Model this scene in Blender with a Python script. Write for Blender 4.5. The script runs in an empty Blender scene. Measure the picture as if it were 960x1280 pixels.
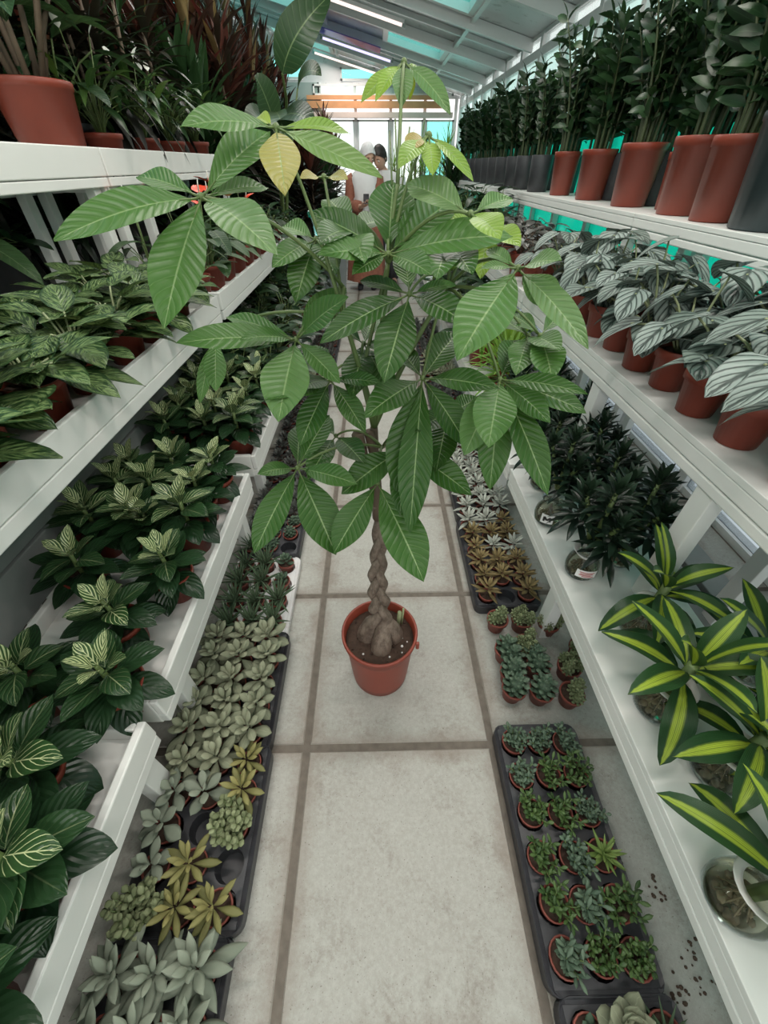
import bpy, math, random
from mathutils import Vector, Matrix
PI=math.pi
R=random.Random(11)
scn=bpy.context.scene
COL=scn.collection
def V(*a): return Vector(a)
def lerp(a,b,t): return a+(b-a)*t
# ---------------------------------------------------------------- camera
EYE=1.42; FOC=500.0; TH=math.atan(435/500.0); PS=math.atan(13/662.8)
cam_d=bpy.data.cameras.new('camera'); cam=bpy.data.objects.new('camera',cam_d); COL.objects.link(cam)
cam.location=(0,0,EYE); cam.rotation_euler=(PI/2-TH,0,-PS)
cam_d.sensor_fit='AUTO'; cam_d.sensor_width=36; cam_d.lens=36*FOC/1280; cam_d.clip_start=.02; cam_d.clip_end=200
scn.camera=cam
def ray(u,v):
    a=u-480.; b=640.-v; S,C=math.sin(TH),math.cos(TH)
    y=b*S+FOC*C; z=b*C-FOC*S
    return V(a*math.cos(PS)+y*math.sin(PS), -a*math.sin(PS)+y*math.cos(PS), z)
def at(u,v,x=None,y=None,z=None):
    d=ray(u,v)
    k = x/d.x if x is not None else y/d.y if y is not None else (z-EYE)/d.z
    return V(0,0,EYE)+d*k
# ---------------------------------------------------------------- materials
class NT:
    def __init__(s,name):
        s.mat=bpy.data.materials.new(name); s.mat.use_nodes=True; s.t=s.mat.node_tree; s.t.nodes.clear()
        s.out=s.t.nodes.new('ShaderNodeOutputMaterial')
    def put(s,sock,v):
        if isinstance(v,bpy.types.NodeSocket): s.t.links.new(v,sock)
        elif v is not None:
            if sock.type=='RGBA' and len(v)==3: v=(*v,1)
            sock.default_value=v
    def n(s,typ,ins=None,**kw):
        nd=s.t.nodes.new('ShaderNode'+typ)
        for k,v in kw.items(): setattr(nd,k,v)
        for k,v in (ins or {}).items(): s.put(nd.inputs[k],v)
        return nd
    def m(s,op,a,b=None,c=None,clamp=False):
        nd=s.t.nodes.new('ShaderNodeMath'); nd.operation=op; nd.use_clamp=clamp
        s.put(nd.inputs[0],a); s.put(nd.inputs[1],b) if b is not None else None
        if c is not None: s.put(nd.inputs[2],c)
        return nd.outputs[0]
    def step(s,x,a,b):
        nd=s.n('MapRange',{'Value':x,'From Min':a,'From Max':b},interpolation_type='SMOOTHSTEP'); return nd.outputs[0]
    def mix(s,f,a,b):
        nd=s.t.nodes.new('ShaderNodeMix'); nd.data_type='RGBA'
        s.put(nd.inputs[0],f); s.put(nd.inputs[6],a); s.put(nd.inputs[7],b); return nd.outputs[2]
    def noise(s,scale,detail=3,vec=None,rough=.5):
        nd=s.n('TexNoise',{'Scale':scale,'Detail':detail,'Roughness':rough})
        if vec is not None: s.t.links.new(vec,nd.inputs['Vector'])
        return nd.outputs['Fac']
    def obj(s): return s.n('TexCoord').outputs['Object']
    def attr(s,nm): return s.n('Attribute',attribute_name=nm).outputs['Fac']
    def ramp(s,f,stops):
        nd=s.t.nodes.new('ShaderNodeValToRGB'); e=nd.color_ramp.elements
        while len(e)<len(stops): e.new(.5)
        for q,(p,c) in zip(e,stops): q.position=p; q.color=(*c,1)
        s.put(nd.inputs[0],f); return nd.outputs[0]
    def bump(s,h,strength=.3,dist=.01):
        return s.n('Bump',{'Height':h,'Strength':strength,'Distance':dist}).outputs[0]
    def pbr(s,col,rough=.5,normal=None,metal=0,spec=.5,trans=0,tcol=None):
        b=s.n('BsdfPrincipled',{'Base Color':col,'Roughness':rough,'Metallic':metal,'Specular IOR Level':spec})
        if normal is not None: s.put(b.inputs['Normal'],normal)
        sh=b.outputs[0]
        if trans:
            tr=s.n('BsdfTranslucent',{'Color':tcol if tcol is not None else col})
            if normal is not None: s.put(tr.inputs['Normal'],normal)
            mx=s.n('MixShader',{0:trans}); s.t.links.new(sh,mx.inputs[1]); s.t.links.new(tr.outputs[0],mx.inputs[2]); sh=mx.outputs[0]
        s.t.links.new(sh,s.out.inputs[0]); return s.mat
M={}
def plain(name,col,rough=.5,var=.12,scale=12,metal=0,bump=0,spec=.5):
    t=NT(name); n=t.noise(scale,4,t.obj())
    c=t.mix(n,tuple(x*(1-var) for x in col),tuple(min(1,x*(1+var)) for x in col))
    M[name]=t.pbr(c,rough,t.bump(n,bump,.004) if bump else None,metal,spec); return M[name]
def leafmat(name,kind,cols,vein=None,N=9,k=2.2,rough=.38,trans=.18,bumps=.35,spec=.33):
    """cols: colour ramp over the leaf's own random number"""
    t=NT(name); uv=t.n('UVMap').outputs[0]; sp=t.n('SeparateXYZ',{0:uv})
    u=t.m('ABSOLUTE',t.m('MULTIPLY_ADD',sp.outputs[0],2.,-1.)); v=sp.outputs[1]
    rnd=t.attr('rnd'); base=t.ramp(rnd,cols)
    q=t.m('SUBTRACT',t.m('MULTIPLY',v,float(N)),t.m('MULTIPLY',u,k))
    tri=t.m('ABSOLUTE',t.m('MULTIPLY_ADD',t.m('FRACT',q),2.,-1.))      # 1 on a vein, 0 between
    mid=t.m('SUBTRACT',1.,t.step(u,.012,.055))
    h=None; c=base
    ob=t.obj()
    nz=t.noise(35,3,ob)
    if kind=='veined':
        c=t.mix(t.m('MULTIPLY',t.step(tri,.84,1.),.22),c,vein); c=t.mix(t.m('MULTIPLY',mid,.8),c,vein)
        c=t.mix(t.m('MULTIPLY',nz,.35),c,t.mix(.5,c,cols[0][1]))
        h=t.m('SUBTRACT',1.,t.m('POWER',tri,3.))
    elif kind=='pin':                                                    # cream pinstripes
        lo=t.m('SUBTRACT',.95,t.m('MULTIPLY',t.m('POWER',rnd,3.),.5)); 
        ln=t.n('MapRange',{'Value':tri,'From Min':lo,'From Max':t.m('ADD',lo,.10)}).outputs[0]
        amt=t.m('MULTIPLY',ln,t.step(rnd,.25,.7))
        amt=t.m('MULTIPLY',amt,t.m('SUBTRACT',1.,t.step(u,.9,1.)))
        amt=t.m('MAXIMUM',amt,t.m('MULTIPLY',mid,t.step(rnd,.2,.7)))
        c=t.mix(amt,c,vein); h=t.m('SUBTRACT',1.,tri)
    elif kind=='mottle':
        mp=t.n('CombineXYZ',{0:t.m('MULTIPLY',q,1.3),1:t.m('MULTIPLY',u,1.6),2:t.m('MULTIPLY',rnd,37.)}).outputs[0]
        z=t.noise(1.7,3,mp,.6)
        a=t.m('MULTIPLY',t.step(z,.46,.55),t.m('SUBTRACT',1.,t.step(u,.72,.95)))
        c=t.mix(t.m('MULTIPLY',a,.75),c,vein); c=t.mix(t.m('MULTIPLY',mid,.5),c,vein); h=t.m('SUBTRACT',1.,tri)
    elif kind=='silver':                                                 # silver blade, dark veins
        a=t.m('MAXIMUM',t.step(tri,.55,.9),t.m('SUBTRACT',1.,t.step(u,.06,.2)))
        a=t.m('MAXIMUM',a,t.m('MULTIPLY',t.step(u,.88,1.),.5))
        c=t.mix(t.m('MULTIPLY',a,.9),c,vein); h=t.m('SUBTRACT',1.,tri)
    elif kind=='stripe':                                                 # lengthwise yellow band
        st=t.m('ABSOLUTE',t.m('SINE',t.m('MULTIPLY',sp.outputs[0],62.)))
        a=t.m('SUBTRACT',1.,t.step(u,.2,.42))
        a=t.m('MULTIPLY',a,t.m('MULTIPLY_ADD',t.step(st,.1,.7),.6,.4))
        c=t.mix(a,c,vein); c=t.mix(t.m('MULTIPLY',t.m('SUBTRACT',1.,t.step(u,.0,.05)),.5),c,cols[0][1]); h=st
    else:
        c=t.mix(t.m('MULTIPLY',nz,.4),c,tuple(x*.7 for x in cols[0][1]))
        if vein: c=t.mix(t.m('MULTIPLY',mid,.6),c,vein)
    nrm=t.bump(h,bumps,.004) if h is not None else None
    tc=t.mix(.5,c,t.n('HueSaturation',{'Color':c,'Hue':.47,'Saturation':1.2,'Value':1.9}).outputs[0])
    M[name]=t.pbr(c,rough,nrm,0,spec,trans,tc); return M[name]
plain('white_paint',(.80,.81,.78),.38,.04,5)
plain('red_plastic',(.24,.045,.026),.42,.18,9,bump=.05)
plain('small_red_plastic',(.24,.06,.042),.5,.2,30)
plain('black_plastic',(.035,.036,.04),.4,.3,14)
plain('bag_black',(.045,.047,.052),.5,.4,20,bump=.5)
plain('green_black_plastic',(.03,.045,.05),.42,.3,10)
plain('tray_black',(.035,.036,.042),.42,.35,25)
plain('tray_white',(.78,.78,.78),.45,.06,9)
plain('pale_bucket',(.45,.52,.55),.4,.08,9)
plain('soil',(.055,.032,.022),.95,.7,90,bump=.9)
plain('trunk_bark',(.19,.14,.105),.75,.75,60,bump=1.0)
plain('wood_dark',(.11,.075,.05),.7,.3,40,bump=.5)
plain('dark_stem',(.045,.065,.022),.5,.3,30)
plain('green_stem',(.10,.15,.045),.5,.2,30)
plain('pale_stem',(.26,.30,.16),.5,.2,30)
plain('brown_stem',(.12,.085,.055),.7,.3,30,bump=.3)
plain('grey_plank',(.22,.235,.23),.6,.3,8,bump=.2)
plain('aluminium',(.52,.55,.57),.35,.1,5,metal=.6)
plain('frame_white',(.78,.79,.78),.35,.05,5)
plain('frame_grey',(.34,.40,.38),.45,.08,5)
plain('orange_wood',(.62,.30,.14),.5,.2,8)
plain('pink_beam',(.72,.58,.52),.5,.08,8)
plain('pebble',(.22,.19,.14),.7,.5,60,bump=.6)
plain('ceramic_white',(.78,.77,.74),.3,.03,9)
plain('ink',(.02,.02,.02),.6,.02,9)
plain('red_ink',(.55,.1,.1),.6,.1,9)
plain('tag_white',(.85,.85,.84),.5,.02,9)
plain('skin',(.60,.37,.27),.55,.06,20)
plain('hair',(.02,.016,.014),.5,.3,60)
plain('white_cloth',(.82,.82,.83),.85,.05,20,bump=.2)
plain('rust_cloth',(.30,.115,.075),.85,.5,40,bump=.2)
plain('dark_cloth',(.05,.052,.06),.85,.3,30,bump=.2)
plain('phone_black',(.02,.02,.025),.2,.1,10)
plain('spathe_white',(.85,.87,.78),.4,.05,20)
plain('spathe_red',(.72,.06,.02),.3,.15,20)
plain('spathe_orange',(.78,.28,.10),.35,.2,20)
plain('gravel_dirt',(.075,.05,.035),.95,.6,80,bump=.8)
G=[(0,(.018,.05,.017)),(.5,(.04,.10,.028)),(1,(.09,.17,.04))]
leafmat('money_leaf','veined',[(0,(.018,.058,.010)),(.35,(.035,.102,.015)),(.6,(.072,.17,.038)),(.78,(.13,.22,.085)),(.88,(.24,.38,.03)),(1,(.38,.29,.11))],(.27,.38,.17),N=13,k=2.0,rough=.36,trans=.2,bumps=.32)  # yellow-green stop: young leaves, with backlight also put into the colour
leafmat('birkin_leaf','pin',[(0,(.012,.032,.014)),(.5,(.022,.062,.02)),(1,(.05,.11,.03))],(.60,.66,.36),N=5,k=2.8,rough=.28,trans=.1)
leafmat('aglaonema_leaf','mottle',[(0,(.016,.042,.014)),(1,(.03,.07,.022))],(.20,.29,.11),N=8,k=3,rough=.35,trans=.1)
leafmat('alocasia_leaf','silver',[(0,(.17,.22,.19)),(1,(.29,.35,.32))],(.018,.032,.026),N=5,k=2.6,rough=.45,trans=.05,bumps=.7)
leafmat('dracaena_leaf','stripe',[(0,(.012,.044,.014)),(1,(.024,.07,.02))],(.33,.44,.045),rough=.32,trans=.15,bumps=.2)
leafmat('compacta_leaf','plain',[(0,(.008,.018,.012)),(1,(.022,.045,.024))],None,rough=.3,trans=.05)
leafmat('zamioculcas_leaf','plain',[(0,(.010,.032,.011)),(1,(.028,.072,.024))],(.05,.11,.045),rough=.42,trans=.08)
leafmat('dark_leaf','plain',[(0,(.010,.028,.012)),(1,(.03,.075,.025))],(.07,.13,.05),rough=.35,trans=.1)
leafmat('green_leaf','plain',G,(.16,.24,.10),rough=.35,trans=.2)
leafmat('big_leaf','veined',[(0,(.016,.045,.018)),(1,(.06,.12,.045))],(.18,.26,.12),N=12,k=1.4,rough=.35,trans=.15,bumps=.3)
leafmat('bright_leaf','plain',[(0,(.10,.24,.03)),(1,(.25,.42,.08))],(.3,.42,.16),rough=.45,trans=.3)
leafmat('cordyline_leaf','plain',[(0,(.012,.014,.010)),(.55,(.03,.026,.016)),(.8,(.05,.025,.017)),(.94,(.16,.05,.035)),(1,(.20,.15,.06))],None,rough=.4,trans=.12)
leafmat('sage_leaf','plain',[(0,(.23,.25,.17)),(1,(.37,.39,.27))],(.36,.40,.28),rough=.8,trans=0,spec=.15)
leafmat('grey_leaf','plain',[(0,(.19,.22,.17)),(1,(.33,.37,.29))],None,rough=.8,trans=0,spec=.2)
leafmat('olive_leaf','plain',[(0,(.17,.17,.06)),(1,(.34,.31,.12))],None,rough=.6,trans=0)
leafmat('gold_leaf','plain',[(0,(.15,.11,.045)),(1,(.34,.26,.12))],None,rough=.6,trans=0)
leafmat('silver_leaf','plain',[(0,(.34,.36,.31)),(1,(.62,.64,.57))],None,rough=.65,trans=0)
leafmat('bluegreen_leaf','plain',[(0,(.06,.10,.065)),(1,(.14,.20,.135))],None,rough=.5,trans=0)
leafmat('jade_leaf','plain',[(0,(.035,.075,.022)),(1,(.09,.15,.045))],None,rough=.35,trans=0)
leafmat('aloe_leaf','plain',[(0,(.05,.09,.045)),(1,(.14,.20,.12))],None,rough=.5,trans=0)
leafmat('lime_leaf','plain',[(0,(.16,.25,.06)),(1,(.30,.40,.13))],None,rough=.5,trans=0)
leafmat('lichen_leaf','plain',[(0,(.14,.17,.08)),(1,(.30,.34,.19))],None,rough=.7,trans=0)
leafmat('pewter_leaf','plain',[(0,(.05,.05,.045)),(1,(.16,.17,.155))],None,rough=.35,trans=0)
t=NT('braid_bark'); o=t.obj(); mp=t.n('Mapping',{'Vector':o,'Scale':(1,1,.45)}).outputs[0]
n1=t.noise(38,5,mp,.7); n2=t.noise(140,5,mp,.75)
c=t.mix(t.step(n1,.38,.62),(.105,.075,.056),(.215,.165,.128)); c=t.mix(t.m('MULTIPLY',t.step(n2,.5,.68),.35),c,(.34,.29,.24))
M['braid_bark']=t.pbr(c,.75,t.bump(t.m('ADD',n1,t.m('MULTIPLY',n2,.6)),.45,.005))
# concrete paving
t=NT('paving'); o=t.n('NewGeometry').outputs['Position']
n1=t.noise(2.6,5,o,.65); n2=t.noise(75,6,o,.8); n3=t.noise(7,8,o,.75)
c=t.mix(n1,(.31,.29,.26),(.44,.445,.41)); c=t.mix(t.m('MULTIPLY',t.step(n3,.47,.70),.75),c,(.24,.215,.185))
c=t.mix(t.m('MULTIPLY',t.step(n2,.38,.66),.5),c,(.50,.51,.475)); c=t.mix(t.m('MULTIPLY',t.step(t.noise(190,2,o),.66,.73),.7),c,(.14,.12,.10))
sx=t.n('SeparateXYZ',{0:o})
ex=t.m('ABSOLUTE',t.m('SUBTRACT',t.m('FRACT',t.m('MULTIPLY',t.m('ADD',sx.outputs[0],6.24),1/.6)),.5)); ey=t.m('ABSOLUTE',t.m('SUBTRACT',t.m('FRACT',t.m('MULTIPLY',t.m('ADD',sx.outputs[1],6.03-.478),1/.603)),.5))
eg=t.m('ADD',t.m('MAXIMUM',ex,ey),t.m('MULTIPLY',t.m('SUBTRACT',n3,.5),.22))
c=t.mix(t.m('MULTIPLY',t.step(eg,.38,.50),.6),c,(.235,.19,.155))
M['paving']=t.pbr(c,.55,t.bump(n2,.25,.004),0,.35)
t=NT('grout'); o=t.n('NewGeometry').outputs['Position']; n1=t.noise(40,4,o)
M['grout']=t.pbr(t.mix(n1,(.085,.07,.056),(.21,.18,.15)),.8,t.bump(n1,.5,.005))
# roof sheet with water stains
t=NT('roof_sheet'); o=t.obj(); n1=t.noise(1.3,5,o); n2=t.noise(7,5,o,.7)
c=t.mix(n1,(.60,.61,.61),(.76,.77,.78)); c=t.mix(t.m('MULTIPLY',t.step(n2,.55,.66),.45),c,(.28,.28,.26))
M['roof_sheet']=t.pbr(c,.35,t.bump(n2,.15,.01),.15)
def pane(name,tint,gloss=.12,transl=None,film=.5):
    t=NT(name); tr=t.n('BsdfTransparent',{'Color':tint}); gl=t.n('BsdfGlossy',{'Color':(.9,.95,.95),'Roughness':.05})
    f=t.m('MULTIPLY',t.n('LayerWeight',{'Blend':.25}).outputs['Fresnel'],gloss*4,clamp=True)
    a=tr.outputs[0]
    if transl:
        tl=t.n('BsdfTranslucent',{'Color':transl}); mx=t.n('MixShader',{0:film}); t.t.links.new(a,mx.inputs[1]); t.t.links.new(tl.outputs[0],mx.inputs[2]); a=mx.outputs[0]
    mx=t.n('MixShader',{0:f}); t.t.links.new(a,mx.inputs[1]); t.t.links.new(gl.outputs[0],mx.inputs[2]); t.t.links.new(mx.outputs[0],t.out.inputs[0]); M[name]=t.mat
pane('teal_pane',(.52,.90,.87),.025); pane('teal_film',(.08,.66,.55),.08,(.05,.62,.5),.35); pane('pale_pane',(.78,.92,.89),.1); pane('clear_pane',(.93,.97,.96),.12)
pane('dim_pane',(.60,.65,.68),.09); pane('vase_glass',(.93,.95,.94),.2); pane('water',(.86,.85,.76),.1); pane('plastic_wrap',(.9,.93,.94),.3)
pane('violet_shade',(.45,.40,.80),.1,(.4,.35,.9),.5)
def emit(name,col,s):
    t=NT(name); e=t.n('Emission',{'Color':col,'Strength':s}); t.t.links.new(e.outputs[0],t.out.inputs[0]); M[name]=t.mat
emit('tube_white',(1,.93,.88),15.); emit('tube_pink',(1,.80,.74),1.5); emit('tube_violet',(.66,.60,1),1.6)
# ---------------------------------------------------------------- mesh builder
class MB:
    def __init__(s): s.v=[]; s.f=[]; s.uv=[]; s.r=[]; s.mi=[]; s.cur=0; s.mats=[]
    def use(s,m):
        if m not in s.mats: s.mats.append(m)
        s.cur=s.mats.index(m); return s
    def add(s,vs,fs,uvs=None,r=.5):
        b=len(s.v); s.v+=[tuple(x) for x in vs]; s.uv+=uvs if uvs else [(0,0)]*len(vs); s.r+=[r]*len(vs)
        s.f+=[tuple(b+i for i in f) for f in fs]; s.mi+=[s.cur]*len(fs)
    def box(s,lo,hi):
        x0,y0,z0=lo; x1,y1,z1=hi
        s.add([(x0,y0,z0),(x1,y0,z0),(x1,y1,z0),(x0,y1,z0),(x0,y0,z1),(x1,y0,z1),(x1,y1,z1),(x0,y1,z1)],
              [(3,2,1,0),(4,5,6,7),(0,1,5,4),(1,2,6,5),(2,3,7,6),(3,0,4,7)]); return s
    def bar(s,a,b,w,h,up=(0,0,1)):
        a=Vector(a); b=Vector(b); d=(b-a).normalized(); x=d.cross(Vector(up)).normalized(); y=x.cross(d)
        vs=[p+x*(sx*w/2)+y*(sy*h/2) for p in (a,b) for sx,sy in ((-1,-1),(1,-1),(1,1),(-1,1))]
        s.add(vs,[(3,2,1,0),(4,5,6,7),(0,1,5,4),(1,2,6,5),(2,3,7,6),(3,0,4,7)]); return s
    def tube(s,pts,rad,n=6,r=.5,caps=True):
        pts=[Vector(p) for p in pts]; rads=rad if isinstance(rad,(list,tuple)) else [rad]*len(pts)
        vs=[]; ref=None
        for i,p in enumerate(pts):
            d=(pts[min(i+1,len(pts)-1)]-pts[max(i-1,0)]).normalized()
            if ref is None: ref=d.orthogonal().normalized()
            ref=(ref-d*ref.dot(d)).normalized(); bi=d.cross(ref)
            vs+=[p+(ref*math.cos(2*PI*j/n)+bi*math.sin(2*PI*j/n))*rads[i] for j in range(n)]
        fs=[(i*n+j,i*n+(j+1)%n,(i+1)*n+(j+1)%n,(i+1)*n+j) for i in range(len(pts)-1) for j in range(n)]
        if caps: fs+=[tuple(range(n-1,-1,-1)),tuple((len(pts)-1)*n+j for j in range(n))]
        s.add(vs,fs,[(j/n,i/len(pts)) for i in range(len(pts)) for j in range(n)],r); return s
    def lathe(s,prof,n=20,c=(0,0,0),close=False):
        vs=[]; m=len(prof)
        for (r,z) in prof: vs+=[(c[0]+r*math.cos(2*PI*j/n),c[1]+r*math.sin(2*PI*j/n),c[2]+z) for j in range(n)]
        fs=[(i*n+j,i*n+(j+1)%n,(i+1)*n+(j+1)%n,(i+1)*n+j) for i in range(m-1) for j in range(n)]
        s.add(vs,fs); return s
    def disc(s,r,z,n=20,c=(0,0,0),bumpy=0,rr=None):
        rr=rr or R; vs=[(c[0],c[1],c[2]+z)]
        for q in (.5,1): vs+=[(c[0]+r*q*math.cos(2*PI*j/n),c[1]+r*q*math.sin(2*PI*j/n),c[2]+z+(rr.uniform(-1,1)*bumpy if q<1 else 0)) for j in range(n)]
        fs=[(0,1+j,1+(j+1)%n) for j in range(n)]+[(1+j,1+n+j,1+n+(j+1)%n,1+(j+1)%n) for j in range(n)]
        s.add(vs,fs); return s
    def ball(s,c,r,n=8,m=6,sq=(1,1,1),rnd=.5):
        vs=[]
        for i in range(m+1):
            a=PI*i/m
            vs+=[(c[0]+r*sq[0]*math.sin(a)*math.cos(2*PI*j/n),c[1]+r*sq[1]*math.sin(a)*math.sin(2*PI*j/n),c[2]+r*sq[2]*math.cos(a)) for j in range(n)]
        s.add(vs,[(i*n+j,(i+1)*n+j,(i+1)*n+(j+1)%n,i*n+(j+1)%n) for i in range(m) for j in range(n)],None,rnd); return s
    def strip(s,line,nh,W,prof,fold=.25,nw=4,rnd=.5,wav=0,thick=0,twist=0,quilt=0):
        """a leaf blade along the centreline 'line'; W half width is scaled by prof(t)"""
        n=len(line); vs=[]; uv=[]; ph=R.uniform(0,6)
        for i,p in enumerate(line):
            t=i/(n-1); d=(line[min(i+1,n-1)]-line[max(i-1,0)]).normalized()
            side=d.cross(nh); side=side.normalized() if side.length>1e-5 else d.orthogonal().normalized()
            nn=side.cross(d).normalized()
            if twist: 
                q=Matrix.Rotation(twist*t,3,d); side=q@side; nn=q@nn
            w=W*prof(t)
            if thick:
                th=thick*prof(t)**.5
                for j in range(6):
                    a=2*PI*j/6; vs.append(p+side*(w*math.cos(a))+nn*(th*math.sin(a)*(1 if math.sin(a)<0 else .45))); uv.append((.5+.5*math.cos(a),t))
                continue
            for j in range(nw+1):
                x=-1+2*j/nw
                z=abs(x)*w*math.sin(fold)+wav*W*math.sin(9*t+ph+x)*abs(x)
                if quilt: z+=quilt*W*math.sin(2*PI*(t*8-abs(x)*1.2))*(abs(x)*(1.3-abs(x)))
                vs.append(p+side*(x*w*math.cos(fold))+nn*z); uv.append((j/nw,t))
        k=6 if thick else nw+1
        if thick: fs=[(i*k+j,i*k+(j+1)%k,(i+1)*k+(j+1)%k,(i+1)*k+j) for i in range(n-1) for j in range(k)]
        else: fs=[(i*k+j,i*k+j+1,(i+1)*k+j+1,(i+1)*k+j) for i in range(n-1) for j in range(nw)]
        s.add(vs,fs,uv,rnd)
    def leaf(s,p,d,L,W,prof,nh=None,droop=0.,fold=.25,nl=7,nw=4,rnd=.5,wav=0,thick=0,twist=0,quilt=0):
        p=Vector(p); d=Vector(d).normalized(); up=Vector((0,0,1)) if nh is None else Vector(nh)
        ax=d.cross(up); ax=ax.normalized() if ax.length>1e-4 else d.orthogonal().normalized()
        nrm=ax.cross(d).normalized(); line=[p.copy()]; q=p.copy()
        for i in range(nl):
            r=Matrix.Rotation(-droop*(i+.5)/nl,3,ax); q=q+(r@d)*(L/nl); line.append(q.copy())
        s.strip(line,nrm,W/2,prof,fold,nw,rnd,wav,thick,twist,quilt); return line
    def mesh(s,name,smooth=True,mats=None):
        me=bpy.data.meshes.new(name); me.from_pydata(s.v,[],s.f)
        for m in (mats or s.mats): me.materials.append(M[m])
        me.polygons.foreach_set('material_index',s.mi); me.polygons.foreach_set('use_smooth',[smooth]*len(s.f))
        ul=me.uv_layers.new(name='UVMap'); buf=[]
        for l in me.loops: buf+=s.uv[l.vertex_index]
        ul.data.foreach_set('uv',buf)
        a=me.attributes.new('rnd','FLOAT','POINT'); a.data.foreach_set('value',s.r)
        me.validate(); me.update(); return me
def link(name,me,parent=None,loc=None,rot=None):
    o=bpy.data.objects.new(name,me); COL.objects.link(o)
    if parent: o.parent=parent
    if loc is not None: o.location=loc
    if rot is not None: o.rotation_euler=rot
    return o
def bev(o,w=.004):
    b=o.modifiers.new('bevel','BEVEL'); b.width=w; b.segments=2; b.limit_method='ANGLE'; return o
def thing(name,label,cat,loc=(0,0,0),rz=0,group=None,scale=1):
    o=bpy.data.objects.new(name,None); COL.objects.link(o); o.empty_display_size=.05
    o.location=loc; o.rotation_euler=(0,0,rz); o.scale=(scale,)*3
    o['label']=label; o['category']=cat
    if group: o['group']=group
    return o
def tag(o,label,cat,group=None):
    o['label']=label; o['category']=cat
    if group: o['group']=group
    return o
def struct(name,mb,smooth=False,parent=None):
    o=link(name,mb.mesh(name,smooth),parent)
    if parent is None: o['kind']='structure'
    return o
ORD=['first','second','third','fourth','fifth','sixth','seventh','eighth','ninth','tenth','eleventh','twelfth','thirteenth','fourteenth','fifteenth','sixteenth','seventeenth','eighteenth','nineteenth','twentieth']
# leaf outlines
def pr(a,b): return lambda t: max(0.,math.sin(PI*min(1,max(0,t))**a))**b+.004
OVATE=pr(.75,.75); LANCE=pr(.9,.9); OBOV=pr(1.45,.8); STRAP=lambda t:(min(1,t*5+.35)*min(1,(1-t)*3.2))**.8+.01
SHIELD=lambda t: max(.01,math.sqrt(max(0,min(1,t*6+.18)))*(1-t**2.6)**.8)
MONEY=lambda t: max(0.,math.sin(PI*min(1,max(0,t))**1.12))**.9+.004
SUCC=pr(1.3,.75); SPIKE=lambda t:(1-t)**.7*(.8+.2*min(1,t*4))+.02
# ---------------------------------------------------------------- the setting
YB,YE=-2.6,11.4; XL,XR=-2.6,1.74
zr=lambda x: 2.44+.228*(1.75-x)
b=MB().use('paving'); g=.0095
for i in range(-4,4):
    for j in range(-5,19):
        x0=-.24+.6*i; y0=.478+.603*j; x0,x1=max(x0,XL)+g,min(x0+.6,XR)-g; y1=y0+.603-g; y0+=g
        if x1-x0<.05: continue
        e=R.uniform(-.0006,.0006)
        lo=[(x0,y0),(x1,y0),(x1,y1),(x0,y1)]; c=.005
        up=[(x0+c,y0+c),(x1-c,y0+c),(x1-c,y1-c),(x0+c,y1-c)]
        b.add([(x,y,-.006) for x,y in lo]+[(x,y,e) for x,y in up],[(4,5,6,7),(0,1,5,4),(1,2,6,5),(2,3,7,6),(3,0,4,7)])
b.use('grout').box((XL,YB,-.05),(XR,YE,-.004))
struct('floor',b)
def roofbox(mb,x0,x1,y0,y1,d0,d1):
    mb.add([(x,y,zr(x)+d) for d in (d0,d1) for x,y in ((x0,y0),(x1,y0),(x1,y1),(x0,y1))],
       [(3,2,1,0),(4,5,6,7),(0,1,5,4),(1,2,6,5),(2,3,7,6),(3,0,4,7)])
roof=MB().use('roof_sheet'); raft=MB().use('frame_white'); wn=0
SK=[(-1.75,-.75),(.2,1.0)]
for i in range(12):
    y0=-3+1.2*i; y1=y0+1.2
    roofbox(raft,XL,1.75,y0-.03,y0+.03,-.10,-.005)
    if i%2==1:
        roofbox(roof,XL,1.8,y0,y0+.17,0,.02); roofbox(roof,XL,1.8,y1-.22,y1,0,.02)
        xs=[XL,SK[0][0],SK[0][1],SK[1][0],SK[1][1],1.8]
        for a in (0,2,4): roofbox(roof,xs[a],xs[a+1],y0+.17,y1-.22,0,.02)
        for (xa,xb) in SK:
            wn+=1; f=MB().use('frame_white'); ya,yb=y0+.17,y1-.22
            for q in ((xa-.05,xb+.05,ya-.05,ya+.02),(xa-.05,xb+.05,yb-.02,yb+.05),(xa-.05,xa+.02,ya,yb),(xb-.02,xb+.05,ya,yb)): roofbox(f,*q,-.045,.06)
            w=struct(f'window_{wn}',f); p=MB().use('teal_pane'); roofbox(p,xa,xb,ya,yb,.025,.03); struct('pane',p,parent=w)
    else:
        roofbox(roof,XL,1.8,y0,y1,0,.02)
        roofbox(raft,XL,1.75,y0+.58,y0+.62,-.05,-.005)
for x in (-1.9,-.65,1.06): roofbox(raft,x-.02,x+.02,YB,YE,-.06,-.005)
struct('ceiling',roof); o=struct('trim_1',raft)
# right wall: low panes, film covered panes between the shelves, high panes, a bright strip under the eave
fr=MB().use('frame_white'); k=0
for z0,z1,w in ((-.01,.035,.07),(.40,.46,.05),(.86,.93,.06),(1.62,1.70,.06),(2.26,2.33,.06),(2.41,2.47,.06)): fr.box((XR,YB,z0),(XR+w,YE,z1))
for i in range(20):
    y=-2.56+.73*i
    fr.box((XR-.01,y-.035,0),(XR+.06,y+.035,2.42))
    for z0,z1,mt in ((.035,.40,'dim_pane'),(.46,.86,'dim_pane'),(.93,1.62,'teal_film'),(1.70,2.26,'pale_pane'),(2.33,2.41,'clear_pane')):
        if i<19:
            wn+=1; struct(f'window_{wn}',MB().use(mt).box((XR+.02,y+.035,z0),(XR+.026,y+.695,z1)))
struct('wall_right',fr)
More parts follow.
